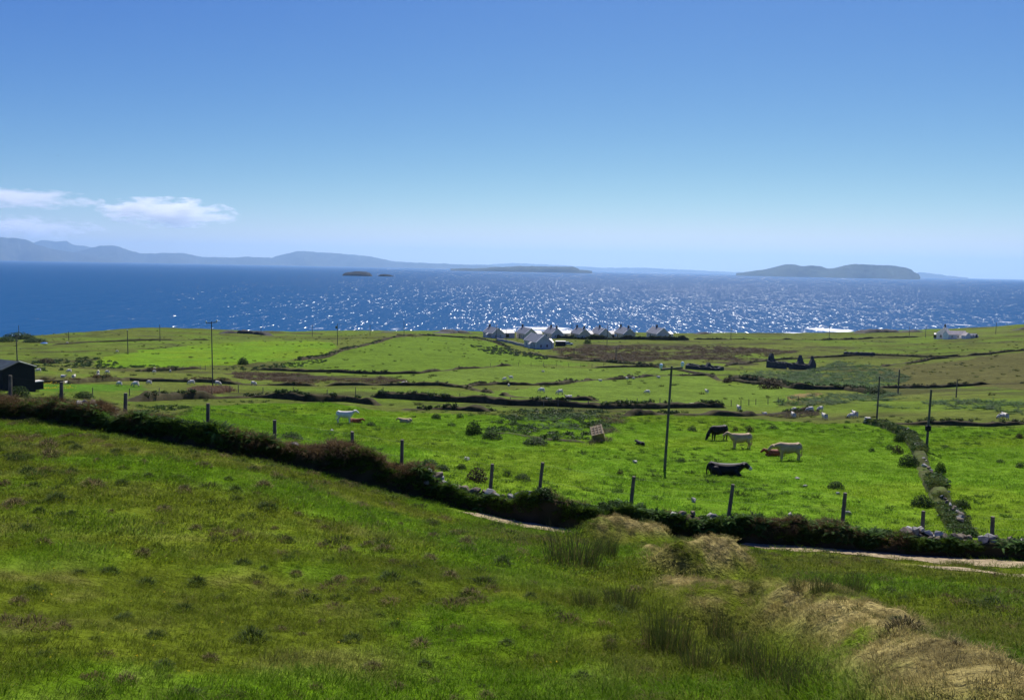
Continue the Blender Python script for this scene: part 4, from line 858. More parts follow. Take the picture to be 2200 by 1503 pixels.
def cottage(label, u, v, rz, W_, L_, hw, hr, colr, annex=None, chim=(.5,), verge=white_tr, side='x-', name='cottage', group='cottages by the shore', porch=False, D=None):
    p = at_col(u, v); rz = rz - math.atan2(p.x, p.y); root = empty(name, p, rz); tag(root, label, 'house', group); wm_ = REND[colr]
    gable_wall(W_, L_, hw, hr).build('wall', wm_, root)
    rf = roof_slabs(W_, L_, hw, hr).build('roof', slate, root)
    for c in chim:
        y = L_ * (c - .5); mb = MB().box((0, y, hw + hr + .35), (.75, .9, 1.5)); mb.box((0, y, hw + hr + 1.15), (.9, 1.05, .16)).bar((0, y - .2, hw + hr + 1.2), (0, y - .2, hw + hr + 1.55), .13, .12).bar((0, y + .2, hw + hr + 1.2), (0, y + .2, hw + hr + 1.55), .13, .12); mb.build('chimney', chim_m, rf)
    for y in (-L_ / 2 - .1, L_ / 2 + .1): verges(W_, L_, hw, hr, y, verge, root)
    yf = -L_ / 2 - .04
    for x in (-W_ * .2, W_ * .2): window(root, x, yf, 1.35, .8, 1.3, 'y-', white_tr)
    for y in (-L_ * .34, -L_ * .1, L_ * .32): window(root, -W_ / 2 - .04, y, 1.4, .8, 1.25, 'x-', white_tr)
    d = MB().box((-W_ / 2 - .05, L_ * .12, 1.0), (.1, 1.0, 2.1)).build('door', mat('door_paint', (.05, .08, .12), .5, .1, 3, .1), root); MB().bar((-W_ / 2 - .11, L_ * .12 + .35, 1.0), (-W_ / 2 - .16, L_ * .12 + .35, 1.0), .04).build('handle', chim_m, d)
    if porch:
        MB().add(*(lambda q: (q.v, q.f))(gable_wall(2.0, 1.6, 2.0, .8))).build('porch_wall', wm_, root).location = (-W_ / 2 - .7, -L_ * .2, 0)
        r_ = roof_slabs(2.0, 1.6, 2.0, .8, .12, .1).build('porch_roof', pale_sheen, root); r_.location = (-W_ / 2 - .7, -L_ * .2, 0)
    if annex:
        ax, ay, al, aw, ah, ar = annex      # along local x
        for c in (root,):
            a = gable_wall(aw, al, ah, ar).build('annex_wall', wm_, root); a.location = (W_ / 2 + al / 2 - .02 if ax > 0 else -W_ / 2 - al / 2 + .02, ay, 0); a.rotation_euler = (0, 0, R(90))
            b_ = roof_slabs(aw, al, ah, ar, .2, .12).build('annex_roof', pale_sheen, root); b_.location = a.location; b_.rotation_euler = a.rotation_euler  # link roof slates: their sunlit sheen is painted in as a pale colour
            MB().box((a.location.x, ay - aw / 2 - .04, 1.05), (1.6, .1, 1.7)).build('annex_window', glass_m, root)
    return root
YW = R(24)
cottage('leftmost grey cottage of the shore row, dark chimney and white verges', 1060, 725.5, YW, 6.6, 11.5, 2.7, 2.7, 'grey', (1, .5, 8.0, 4.2, 2.5, 1.4), (.92,), porch=True)
cottage('cream cottage behind the nearest cottage, second from left in the shore row', 1131, 727, YW, 6.6, 11.5, 2.8, 2.8, 'cream', (1, .6, 5.0, 4.2, 2.5, 1.4), (.95,))
cottage('grey-green cottage with a tall dark chimney, beside breaking surf', 1188, 726, YW, 6.2, 11, 2.7, 2.7, 'green', (1, .5, 7.5, 4.2, 2.5, 1.4), (.75, .1))
cottage('nearest cottage, pale green-grey gable with white verges, in front of the row', 1155, 747, R(26), 6.9, 11.8, 2.9, 2.8, 'green', (1, 1.2, 3.4, 5.0, 2.2, 1.3), (), porch=True, group='cottages by the shore')
cottage('ochre-grey cottage behind the parked car, dark chimney on its front gable', 1247, 727, YW, 6.2, 10.5, 2.7, 2.7, 'ochre', (1, .4, 3.5, 4.2, 2.5, 1.4), (.1, .95))
cottage('cream cottage with a sunlit-pale link roof on its right, chimney mid-ridge', 1290, 727, YW, 6.4, 11.5, 2.8, 2.8, 'cream', (1, .6, 7.0, 4.2, 2.5, 1.4), (.62,))
cottage('cream-grey cottage behind the white satellite dish, chimney near the front', 1342, 727, YW, 6.6, 11.5, 2.8, 2.8, 'ochre', None, (.12, .96))
cottage('rightmost grey cottage of the shore row, half sunk behind the hedge', 1413, 726, R(28), 7.2, 11.5, 2.6, 2.9, 'grey', (1, .5, 4.6, 4.2, 2.2, 1.0), (.62,))
# the white farm on the right
cottage('white farmhouse with slate roof and tall chimney on the right-hand shore', 2028, 727, R(-2), 6.2, 8.5, 2.5, 2.9, 'white', (-1, 0, 1.2, 2.6, 1.7, .7), (.9,), group='farm buildings on the right-hand shore', name='farmhouse')
def outbuilding(label, u, v, rz, W_, L_, hw, hr, colr, roof_m, nwin=1, cat='outbuilding'):
    p = at_col(u, v); root = empty('outbuilding', p, rz); tag(root, label, cat, 'farm buildings on the right-hand shore'); gable_wall(W_, L_, hw, hr).build('wall', REND[colr], root); roof_slabs(W_, L_, hw, hr, .15, .1).build('roof', roof_m, root)
    for k in range(nwin): window(root, W_ / 2 + .04, -L_ / 2 + L_ * (k + .6) / (nwin + .2), 1.2, .7, .8, 'x+', white_tr)
    MB().box((W_ / 2 + .04, L_ * .3, .9), (.08, .95, 1.9)).build('door', mat('plank_door', (.06, .05, .045), .7, .3, 4, .2), root); return root
pink = mat('washed_slate', (.52, .46, .43), .6, .2, 2, .2)
outbuilding('long low whitewashed farm range with pale roof beside the farmhouse', 2052, 727.5, R(-86), 4.2, 9.5, 2.1, 1.6, 'white', pink, 3)
outbuilding('small white gabled store at the end of the white farm range', 2075, 727.5, R(8), 2.4, 3.0, 1.6, 1.3, 'white', pink, 0)
outbuilding('low grey-roofed shed right of the small white store', 2086, 726, R(-84), 3.2, 5.0, 1.2, .9, 'grey', slate, 1)
# dark shed on the left edge
blk = mat('black_cladding', (.012, .014, .017), .8, .3, 1.0, .2); tin = mat('grey_tin', (.13, .16, .16), .5, .3, 1.5, .3, metal=.2)
p = hit(14, 837); root = empty('shed', p, R(60)); tag(root, 'dark shed with grey corrugated roof at the left edge behind the wall', 'shed')
SW, SL, SHW, SHR = 3.6, 5.6, 2.75, .7
gable_wall(SW, SL, SHW, SHR).build('wall', blk, root)
rmb = MB()
for s in (-1, 1):
    n = 40
    for k in range(n):
        y = -SL / 2 - .1 + (SL + .2) * (k + .5) / n; z = .06 + .05 * (k % 2); xe = SW / 2 + .15; dy = (SL + .2) / n / 2
        v = [(0, y - dy, SHW + SHR + z), (0, y + dy, SHW + SHR + z), (s * xe, y + dy, SHW - .06 + z), (s * xe, y - dy, SHW - .06 + z)]; v += [(a, b, c - .05) for a, b, c in v]
        rmb.add(v, [(0,1,2,3),(7,6,5,4),(0,4,5,1),(1,5,6,2),(2,6,7,3),(3,7,4,0)])
rmb.build('roof', tin, root)
for s in (-1, 1): MB().bar((0, -SL / 2 - .12, SHW + SHR + .12), (s * (SW / 2 + .15), -SL / 2 - .12, SHW + .04), .07, .07, 4).build('verge', tin, root)
MB().box((SW / 2 + .5, -SL / 2 + .6, .45), (1.0, 1.0, .9)).build('lean_to', blk, root); MB().box((SW / 2 + .5, -SL / 2 + .6, .96), (1.1, 1.1, .1)).build('lid', pale_sheen, root)
# roofless ruin and low fold
ruin_m = mat('ruin_stone', (.075, .078, .085), .95, .4, 1.6, .8)
def rag(pts, th, y):      # an upright wall slab in x-z with ragged outline, thickness th along y
    n = len(pts); v = [(x, y - th / 2, z) for x, z in pts] + [(x, y + th / 2, z) for x, z in pts]
    return MB().add(v, [tuple(range(n)), tuple(range(2 * n - 1, n - 1, -1))] + [(i, i + n, (i + 1) % n + n, (i + 1) % n) for i in range(n)])
p = hit(1699, 791); root = empty('ruin', p, R(-42)); tag(root, 'roofless dark stone cottage ruin with three standing gables among bracken', 'ruin')
def ragtop(x0, x1, z, seed, n=14):
    r = random.Random(seed); return [(x0, -.8)] + [(x0 + (x1 - x0) * k / n, z + r.uniform(-.18, .18)) for k in range(n + 1)] + [(x1, -.8)]
rag(ragtop(-6.6, -.4, 1.75, 1), .6, -2.3).build('front_wall', ruin_m, root); rag(ragtop(.4, 6.6, 1.7, 2), .6, -2.3).build('front_wall', ruin_m, root)
rag(ragtop(-6.6, 6.6, 1.5, 3), .6, 2.3).build('rear_wall', ruin_m, root)
for x, h_, tw in ((-6.3, 4.1, .9), (2.7, 4.3, .5), (6.3, 4.3, .15)):
    o = rag([(-2.55,-.8),(-2.55,1.7),(-1.6,2.5),(-tw - .3,h_ - .7),(-tw * .5,h_),(tw * .5,h_ - .1),(tw + .3,h_ - .8),(1.5,2.6),(2.55,1.7),(2.55,-.8)], .6, 0).build('gable', ruin_m, root); o.location = (x, 0, 0); o.rotation_euler = (0, 0, R(90))
p = hit(1515, 794); root = empty('ruin', p, R(-34)); tag(root, 'low collapsed dark stone fold left of the roofless ruin', 'ruin')
rag(ragtop(-5, 4.6, 1.0, 5), .6, -1.8).build('front_wall', ruin_m, root); rag(ragtop(-5, 4.6, 1.1, 6), .6, 1.8).build('rear_wall', ruin_m, root)
for x, h_ in ((-4.8, 1.5), (.9, 2.1), (4.4, 1.2)):
    o = rag([(-2.1,-.8),(-2.1,1.0),(-.6,h_),(.5,h_ - .1),(2.1,.9),(2.1,-.8)], .6, 0).build('gable', ruin_m, root); o.location = (x, 0, 0); o.rotation_euler = (0, 0, R(90))
p = hit(1846, 764); root = empty('ruin', p, R(0)); tag(root, 'small dark tumbled stone pen on the bank above the bracken', 'ruin'); rag(ragtop(-5.5, 5.5, 1.3, 8), 1.2, 0).build('wall', ruin_m, root)
# garden wall, yard shed and car by the cottages
conc = mat('garden_wall_block', (.40, .38, .36), .85, .2, 1, .3); a = hit(1068, 731); b2 = hit(1136, 746)
mb = MB(); n = 14
for k in range(n):
    q0 = a.lerp(b2, k / n); q1 = a.lerp(b2, (k + 1) / n); c = (q0 + q1) / 2; mb.box((c.x - a.x, c.y - a.y, gz(c.x, c.y) - a.z + .35), ((q1 - q0).xy.length + .01, .3, 1.5), math.atan2((q1 - q0).y, (q1 - q0).x))
o = mb.build('garden_wall', conc, None); o.location = a; tag(o, 'low grey roadside wall between the leftmost and the nearest cottage', 'wall', kind='thing')
p = hit(1204, 742); root = empty('yard_shed', p, R(0)); tag(root, 'low dark yard shed with a white flat roof right of the nearest cottage', 'shed'); MB().box((0, 0, .95), (4.2, 3.0, 1.9)).build('wall', blk, root); MB().box((0, 0, 1.98), (4.5, 3.3, .14)).build('roof', pale_sheen, root)
def car(u, v, rz, label):
    p = hit(u, v); root = empty('parked_car', p, rz); tag(root, label, 'car'); body_m = mat('car_paint', (.55, .60, .66), .25, .05, 1, 0, spec=.6)
    pr = [(-2.1,.35),(-2.15,.75),(-1.95,.92),(-1.2,.98),(.95,.92),(1.85,.78),(2.1,.6),(2.1,.35)]; v_ = [(x, y, z) for y in (-.85, .85) for x, z in pr]; n = len(pr)
    MB().add(v_, [tuple(range(n)), tuple(range(2 * n - 1, n - 1, -1))] + [(i, i + n, (i + 1) % n + n, (i + 1) % n) for i in range(n)]).build('body', body_m, root)
    v_ = [(-1.6,-.78,.95),(1.0,-.78,.93),(1.0,.78,.93),(-1.6,.78,.95),(-1.25,-.62,1.45),(.25,-.62,1.45),(.25,.62,1.45),(-1.25,.62,1.45)]
    cab = MB().add(v_, [(0,1,5,4),(1,2,6,5),(2,3,7,6),(3,0,4,7),(4,5,6,7)]).build('windows', glass_m, root); MB().box((-.5, 0, 1.47), (1.5, 1.25, .05)).build('roof', body_m, root)
    for x in (-1.3, 1.3):
        for y in (-.82, .82): w = MB().lathe((x, y, .33), [(.31,-.1),(.33,-.06),(.33,.06),(.31,.1)], 14, 'y').build('wheel', blk, root); MB().lathe((x, y, .33), [(.19,-.115),(.19,.115)], 10, 'y').build('rim', tin, w)
    for y in (-.6, .6): MB().box((2.1, y, .66), (.06, .3, .12)).build('headlight', white_tr, root)
    return root
car(1221, 741, R(8), 'silver-white car parked behind the dark yard shed')
p = hit(1322, 729); root = empty('satellite_dish', p, 0); tag(root, 'round white dish on a post in front of the cottages', 'dish'); MB().bar((0, 0, 0), (0, 0, 2.2), .05).build('post', tin, root); q = MB().lathe((0, 0, 2.35), [(.05,.28),(.45,.15),(.75,-.05),(.78,-.05),(.45,.2),(.05,.34)], 18, 'y'); q.sm = True; q.build('dish', white_tr, root)
p = hit(95, 738); root = MB().lathe((0, 0, 0), [(1.5,0),(1.5,.5),(1.0,1.0),(.2,1.3)], 9); o = root.build('tarpaulin', mat('blue_tarp', (.10, .25, .62), .5, .2, 2, .3)); o.location = p; o.scale = (.9, .6, .4); tag(o, 'small bright blue tarpaulin heap below the skyline trees', 'tarpaulin')
# the pallet crate that has tipped into the hollow
crate_m = mat('crate_wood', (.62, .47, .27), .8, .3, 8, .3); p = hit(1286, 950); root = empty('crate', p + Vector((0, 0, .35)), R(12)); root.rotation_euler = (R(-54), R(-16), R(-6)); tag(root, 'tan slatted wooden crate tipped over at the edge of the scrubby hollow', 'crate')
cw = 1.0
MB().box((0, 0, .5), (cw - .12, cw - .12, cw - .1)).build('panel', mat('crate_panel', (.42, .30, .16), .85, .3, 6, .3), root)
for k in range(4):
    z = .08 + k * .28
    for y in (-cw / 2, cw / 2): MB().box((0, y, z), (cw + .05, .05, .15)).build('slat', crate_m, root)
    for x in (-cw / 2, cw / 2): MB().box((x, 0, z + .002), (.05, cw - .06, .15)).build('slat', crate_m, root)
for x in (-.46, -.15, .15, .46): MB().box((x, -cw / 2 - .05, .5), (.09, .045, 1.08)).build('batten', crate_m, root)
for k in range(5): MB().box((-.44 + k * .22, 0, 1.06), (.17, cw + .06, .04)).build('slat', crate_m, root)

# ---------------------------------------------------------------- power poles
pole_m = mat('pole_wood', (.13, .12, .10), .85, .3, 3, .3); ins_m = mat('insulator_glaze', (.70, .82, .82), .12, .05, 4, 0, spec=.8)
def pole(u, v, vt, label, arm=0, extra=None, lean=0.0):
    p = hit(u, v); D = math.hypot(p.x, p.y); h = (v - vt) * D / F; root = empty('power_pole', p, 0); root.rotation_euler = (0, R(lean), 0); tag(root, label, 'power pole', 'power poles')
    r = .10 if D < 150 else .13; mb = MB().bar((0, 0, -.3), (0, 0, h), r, r * .72, 10); mb.build('post', pole_m, root)
    if arm:
        a_ = MB().bar((-arm * .9, -.1, h - .28), (arm * .9, .12, h - .10), .075, .075, 6).build('crossarm', pole_m, root)
        for s in (-1, 1): q = MB().lathe((s * arm * .88, s * .1, h - .19 + s * .09), [(.03,0),(.04,.08),(.10,.12),(.11,.18),(.07,.22),(.12,.26),(.12,.33),(.08,.40),(.03,.44)], 12); q.sm = True; q.build('insulator', ins_m, root)
    if extra == 'ring': MB().lathe((0, 0, h * .38), [(.16,-.22),(.22,-.16),(.22,.16),(.16,.22)], 12).build('switch_box', blk, root)
    if extra == 'transformer': MB().box((-.35, -.1, h - 1.3), (.6, .6, .95)).build('transformer', tin, root)
    if extra == 'cap':  MB().lathe((0, 0, h), [(.08,0),(.12,.06),(.12,.16),(.05,.2)], 10).build('insulator', ins_m, root)
    return root, p + Vector((0, 0, h))
PL = {}
for key, args in {
 'near': (1428, 1008, 784, 'tallest pole, with two glass insulators on a crossarm, standing in the cow field', .85, None, 1.6),
 'left': (457, 830, 698, 'tall pole with white insulators among the sheep on the left', .95, None, 0),
 'lean': (1990, 970, 849, 'bare pole with a dark switch box, beside the grassed bank', 0, 'ring', .4), 'mid': (1883, 909, 816, 'bare pole at the top end of the grassed bank', 0, None, 0),
 'brk': (1929, 846, 798, 'thin pole rising out of the bracken', 0, None, 0), 'slope': (2054, 854, 821, 'small pole at the foot of the brown slope', 0, None, 0),
 'l2': (275, 761, 714, 'pole with a single white cap at the edge of the bright green field', 0, 'cap', 0), 'l3': (344, 733, 700, 'pole standing on the coastal skyline, above the bright green field', 0, None, 0),
 'l4': (148, 731, 714, 'short far pole on the coastal slope at the left', 0, None, 0), 'l5': (37, 776, 728, 'pole with two white insulators behind the dark shed', .95, None, 0), 'l6': (41, 722, 702, 'far pole showing above the skyline trees', 0, None, 0),
 't': (725, 741, 696, 'pole carrying a dark transformer at the corner of the bright green field', 0, 'transformer', 0), 's1': (561, 723, 700, 'far skyline pole right of the dark headland', 0, None, 0), 's2': (671, 722, 697, 'far skyline pole left of the transformer pole', 0, None, 0),
 's3': (795, 721, 697, 'far skyline pole right of the transformer pole', 0, None, 0), 's4': (868, 721, 690, 'far skyline pole at the top of the hedge bank', 0, None, 0), 'c1': (1066, 736, 696, 'pole in front of the leftmost cottage', 0, None, 0),
 'c2': (1087, 738, 708, 'slender pole between the leftmost and the nearest cottage', 0, None, 0), 'c3': (1228, 727, 695, 'pole beside the ochre-grey cottage', 0, None, 0), 'c4': (1304, 741, 697, 'pole in front of the cream cottage with the link roof', 0, None, 0),
 'c5': (1233, 767, 747, 'short pole on the roadside bank below the yard shed', 0, None, 0), 'c6': (1323, 778, 745, 'pole on the brown moor below the hedge', 0, None, 0), 'r1': (1570, 729, 703, 'far pole on the shore right of the cottages', 0, None, 0),
 'r2': (1781, 731, 701, 'far pole in front of the breaking surf', 0, None, 0), 'r3': (1953, 726, 703, 'left of two far poles near the white farmhouse', 0, None, 0), 'r4': (1988, 725, 703, 'right of two far poles near the white farmhouse', 0, None, 0), 'r5': (2139, 717, 696, 'far pole on the headland right of the farm', 0, None, 0)}.items(): PL[key] = pole(*args)
wire_m = mat('line_wire', (.03, .03, .03), .5, .1, 1, 0)
def wires(a, b, off, label, sag=.02, r=.010):
    pa, pb = PL[a][1], PL[b][1]; mb = MB(); n = 14; L_ = (pb - pa).length; o0 = pa.copy()
    for s in ((-off, off) if off else (0,)):
        pts = [pa.lerp(pb, k / n) + Vector((s, 0, .1 - sag * L_ * 4 * (k / n) * (1 - k / n))) - o0 for k in range(n + 1)]
        for q0, q1 in zip(pts[:-1], pts[1:]): mb.bar(q0, q1, r, r, 4)
    o = mb.build('power_line', wire_m); o.location = o0; tag(o, label, 'wire', 'overhead wires')
wires('left', 'l2', .8, 'overhead wires from the tall left pole to the white-capped pole'); wires('l2', 'l4', .3, 'overhead wires from the white-capped pole to the far coastal pole')
wires('l5', 'l6', .3, 'overhead wires from the pole behind the shed to the skyline trees'); wires('near', 'c6', .6, 'overhead wires from the tallest pole to the brown moor'); wires('t', 's4', .2, 'overhead wires from the transformer pole along the skyline')
wires('lean', 'mid', 0, 'single wire between the two bare poles by the grassed bank'); wires('mid', 'brk', 0, 'single wire from the bare pole to the bracken pole')

# ---------------------------------------------------------------- fences
post_m = mat('fence_post_wood', (.19, .16, .125), .9, .35, 6, .4)
def fence(label, posts, wires_n=3, back=0.0, rpost=.055):
    pts = []
    for (u, vb, vt, du) in posts:
        p = hit(u, vb); D = math.hypot(p.x, p.y)
        if back: d = ray(u, vb); az = math.atan2(d.x, d.y); D = float(np.interp(az, _waz, _wd)) + back; p = Vector((D * math.sin(az), D * math.cos(az), 0)); p.z = gz(p.x, p.y)
        top = at_dist(u + du, vt, D); pts.append((p, top))
    c = pts[len(pts) // 2][0]; root = empty('wire_fence', c, 0); tag(root, label, 'fence', kind='thing')
    for k, (p, t_) in enumerate(pts):
        h = max(.9, t_.z - p.z); mb = MB().bar(p - c - Vector((0, 0, .2)), Vector((t_.x, t_.y, p.z + h)) - c, rpost * (.9 + .3 * random.random()), rpost * .9, 7); mb.build('post', post_m, root)
    for k in range(wires_n):
        mb = MB(); f = .95 - k * .28
        for (p, t_), (p1, t1) in zip(pts[:-1], pts[1:]): mb.bar(p.lerp(t_, f) - c, p1.lerp(t1, f) - c, .0022, .0022, 3)
        mb.build('wire', wire_m, root)
    return root
fence('leaning wooden posts of the wire fence along the back of the long wall', [(20,862,806,2),(130,880,820,2),(267,905,844,3),(445,925,866,2),(590,965,902,0),(757,985,927,0),(862,1003,944,2),(1050,1064,996,8),(1152,1072,993,14),(1350,1108,1023,12),(1560,1118,1040,15),(1807,1140,1058,9),(1981,1158,1097,3),(2132,1172,1109,1),(2290,1180,1112,0)], 3, .62, .075)
fence('line of thin posts across the far edge of the cow field and scrub', [(199,851,832,0),(278,850,834,0),(342,849,833,0),(410,850,833,0),(455,849,834,0),(494,843,827,0),(512,843,826,0),(565,847,832,0),(630,848,831,0),(703,851,836,0),(764,849,831,0),(823,850,831,0),(881,852,836,0),(933,856,842,0),(988,859,845,0),(1044,864,848,0),(1097,869,853,0),(1138,871,856,0),(1168,874,858,0),(1199,874,859,0),(1226,874,860,0),(1264,876,861,0),(1302,877,860,0),(1347,872,855,0),(1369,872,855,0),(1396,871,855,0),(1418,871,855,0)], 2)
fence('close-set posts of the fence running right towards the bracken', [(1443,874,857,0),(1509,873,858,0),(1531,873,859,0),(1551,872,859,0),(1571,872,859,0),(1592,871,858,0),(1609,870,857,0),(1624,869,857,0),(1650,868,856,0),(1672,866,853,0),(1693,864,851,0),(1715,862,850,0)], 2)
fence('far line of posts under the rounded hill field', [(1054,788,779,0),(1087,787,778,0),(1114,786,778,0),(1141,786,778,0),(1168,786,778,0),(1195,786,778,0),(1222,787,779,0),(1248,788,780,0),(1272,789,781,0),(1297,789,781,0),(1340,789,781,0)], 1)
fence('far posts along the bank under the bright green field', [(333,796,785,0),(363,796,785,0),(393,795,785,0),(430,795,784,0),(441,795,784,0),(494,795,785,0)], 1)

# ---------------------------------------------------------------- animals: one continuous skinned body each
def skin_body(name, nodes, edges, mats, face_mat, root=0, levels=1, squash=None):
    me = bpy.data.meshes.new(name); keys = list(nodes); ix = {k: i for i, k in enumerate(keys)}
    me.from_pydata([nodes[k][0] for k in keys], [(ix[a], ix[b]) for a, b in edges], []); o = bpy.data.objects.new(name, me); COL.objects.link(o)
    o.modifiers.new('skin', 'SKIN').branch_smoothing = .6
    if not me.skin_vertices:
        bm = bmesh.new(); bm.from_mesh(me); bm.verts.layers.skin.verify(); bm.to_mesh(me); bm.free()
    for k in keys: me.skin_vertices[0].data[ix[k]].radius = nodes[k][1]
    for i in range(len(keys)): me.skin_vertices[0].data[i].use_root = (i == ix[root])
    s = o.modifiers.new('sub', 'SUBSURF'); s.levels = levels; s.render_levels = levels
    dg = bpy.context.evaluated_depsgraph_get(); dg.update(); me2 = bpy.data.meshes.new_from_object(o.evaluated_get(dg)); me2.name = name
    bpy.data.objects.remove(o); bpy.data.meshes.remove(me)
    for mm in mats: me2.materials.append(mm)
    for p in me2.polygons: p.use_smooth = True; p.material_index = face_mat(p.center)
    return me2
def loft(mb, rings, n=16):
    o = []; q = []
    for x, zc, hh, hw in rings:
        for k in range(n):
            a_ = 2 * math.pi * k / n; o.append((x, hw * math.cos(a_), zc + hh * math.sin(a_)))
    for i in range(len(rings) - 1):
        for k in range(n): q.append((i * n + k, i * n + (k + 1) % n, (i + 1) * n + (k + 1) % n, (i + 1) * n + k))
    q.append(tuple(range(n))); q.append(tuple(range((len(rings) - 1) * n, len(rings) * n))); return mb.add(o, q)
def limb(mb, pts):
    """tapered chain with ball joints: pts = [(x, y, z, r), ...]"""
    for p in pts:
        r = p[3]; mb.lathe(p[:3], [(r * math.sin(t), -r * math.cos(t)) for t in (.25, .7, 1.15, 1.57, 2.0, 2.45, 2.9)], 10)
    for p, q in zip(pts[:-1], pts[1:]): mb.bar(p[:3], q[:3], p[3], q[3], 10)
def cattle_mesh(name, pose, k, mats, face_mat, belly=1.0):
    """one continuous cattle body facing +x, about 1.4 m at the withers, hooves (or belly) on the ground"""
    mb = MB(); dz = -.58 if pose == 'lie' else 0.0; fl = .95 if pose == 'lie' else 1.0
    loft(mb, [(x, zc + dz, hh * fl * (1 if abs(x) > .6 else belly), hw * (1.12 if pose == 'lie' else 1)) for x, zc, hh, hw in ((-1.0,1.14,.10,.08),(-.95,1.12,.25,.20),(-.75,1.08,.36,.29),(-.4,1.0,.38,.32),(0,.95,.42,.36),(.35,.96,.42,.33),(.6,1.02,.38,.27),(.78,1.07,.28,.20),(.9,1.1,.14,.12))])
    hd = {'graze': [(.72,0,1.06,.25),(1.0,0,.78,.17),(1.14,0,.50,.15),(1.20,0,.36,.14),(1.30,0,.12,.10)], 'low': [(.70,0,1.14,.25),(.98,0,1.10,.18),(1.18,0,1.08,.155),(1.28,0,1.02,.145),(1.50,0,.78,.105)],
          'stand': [(.70,0,1.14,.25),(.95,0,1.28,.18),(1.10,0,1.40,.15),(1.20,0,1.40,.145),(1.50,0,1.20,.105)], 'lie': [(.68,0,.55,.26),(.88,0,.64,.20),(1.02,0,.72,.165),(1.12,0,.72,.16),(1.40,0,.50,.115)]}[pose]
    limb(mb, hd); po = hd[2]; eye = Vector(hd[3][:3]); mz = Vector(hd[4][:3])
    for s in (-1, 1):
        limb(mb, [(po[0], s * .10, po[2] + .06, .05), (po[0] - .04, s * .27, po[2] + .06, .055), (po[0] - .06, s * .33, po[2] + .02, .03)])
        limb(mb, [(-.80, s * .16, 1.36 + dz * 1.04, .08), (-.62, s * .22, 1.28 + dz * 1.04, .08)])
        if pose == 'lie':
            limb(mb, [(.50, s * .24, .32, .17), (.80, s * .28, .14, .10), (.52, s * .32, .08, .07)]); limb(mb, [(-.62, s * .26, .42, .26), (-.40, s * .36, .20, .17), (-.74, s * .40, .10, .09), (-.32, s * .44, .07, .07)])
        else:
            limb(mb, [(.48, s * .17, .86, .19), (.47, s * .17, .62, .12), (.48, s * .17, .40, .075), (.47, s * .17, .12, .058), (.49, s * .17, .04, .07)])
            limb(mb, [(-.70, s * .18, .98, .24), (-.66, s * .20, .74, .16), (-.86, s * .19, .48, .085), (-.83, s * .19, .13, .06), (-.80, s * .19, .04, .07)])
    tz = 1.24 + dz; limb(mb, [(-.98, 0, tz, .06), (-1.06, 0, tz - .2, .045), (-1.06, 0, max(.14, tz - .62), .04), (-1.05, 0, max(.10, tz - .85), .06)])
    me = mb.mesh(name); me.transform(Matrix.Scale(k, 4)); o = bpy.data.objects.new(name, me); COL.objects.link(o)
    rm = o.modifiers.new('skin', 'REMESH'); rm.mode = 'VOXEL'; rm.voxel_size = .032 * k; rm.use_smooth_shade = True; sm = o.modifiers.new('soft', 'SMOOTH'); sm.factor = .5; sm.iterations = 5
    dg = bpy.context.evaluated_depsgraph_get(); dg.update(); me2 = bpy.data.meshes.new_from_object(o.evaluated_get(dg)); me2.name = name; bpy.data.objects.remove(o); bpy.data.meshes.remove(me)
    for mm in mats: me2.materials.append(mm)
    for p in me2.polygons: p.use_smooth = True; p.material_index = face_mat(p.center, eye * k, mz * k)
    return me2
hide = {'black': mat('black_hide', (.014, .010, .010), .6, .3, 4, .1, spec=.2), 'cream': mat('cream_hide', (.50, .36, .20), .75, .18, 3, .1), 'white': mat('white_hide', (.74, .71, .63), .75, .12, 3, .1), 'red': mat('red_hide', (.26, .075, .030), .7, .25, 3, .1), 'muzzle': mat('pale_muzzle', (.62, .58, .52), .7, .1, 6, .1)}
def cow(label, u, v, rz, pose, col, k=1.0, name='cow', face=None, cat='cow', grp='cattle in the cow field', belly=1.0, dz=0.0, lead=0.0):
    me = cattle_mesh(name, pose, k, [hide[col], hide['muzzle']], lambda c, e_, m_: 1 if face and (c - m_).length < .17 * k else 0, belly)
    p = hit(u, v); o = bpy.data.objects.new(name, me); o.location = (p.x, p.y, p.z + dz - (.07 * k if pose == 'lie' else 0)); o.rotation_euler = (0, 0, rz); link(o); return tag(o, label, cat, grp)
cow('black cow standing with lowered head, left of the cream cow', 1542, 945, R(200), 'graze', 'black', .98, belly=1.06)
cow('cream cow standing in profile facing left with head up', 1589, 964, R(184), 'stand', 'cream', .98, belly=1.04)
cow('cream cow with lowered head meeting a red-brown animal, right of the others', 1692, 988, R(176), 'low', 'cream', .98, belly=1.05)
cow('red-brown calf lying against the head of the right-hand cream cow', 1664, 979, R(182), 'lie', 'red', .78, name='calf', cat='calf')
cow('black cow lying down facing right with a pale muzzle, nearest of the herd', 1558, 1020, R(-6), 'lie', 'black', 1.14, face='muzzle', belly=1.0)
cow('white calf standing in profile facing right in the bright grass', 742, 908, R(4), 'stand', 'white', .82, name='calf', cat='calf')
cow('red-brown calf lying just right of the white calf', 764, 908, R(-4), 'lie', 'red', .62, name='calf', cat='calf')
cow('cream calf lying alone right of the white calf', 871, 908, R(172), 'lie', 'cream', .68, name='calf', cat='calf')
cow('small dark calf with white face lying left of the tallest pole', 1375, 956, R(120), 'lie', 'black', .5, name='calf', cat='calf', face='muzzle')
fleece = mat('fleece', (.80, .74, .62), .95, .12, 9, .6); fleece_face = mat('sheep_face', (.16, .14, .12), .8, .2, 8, .1)
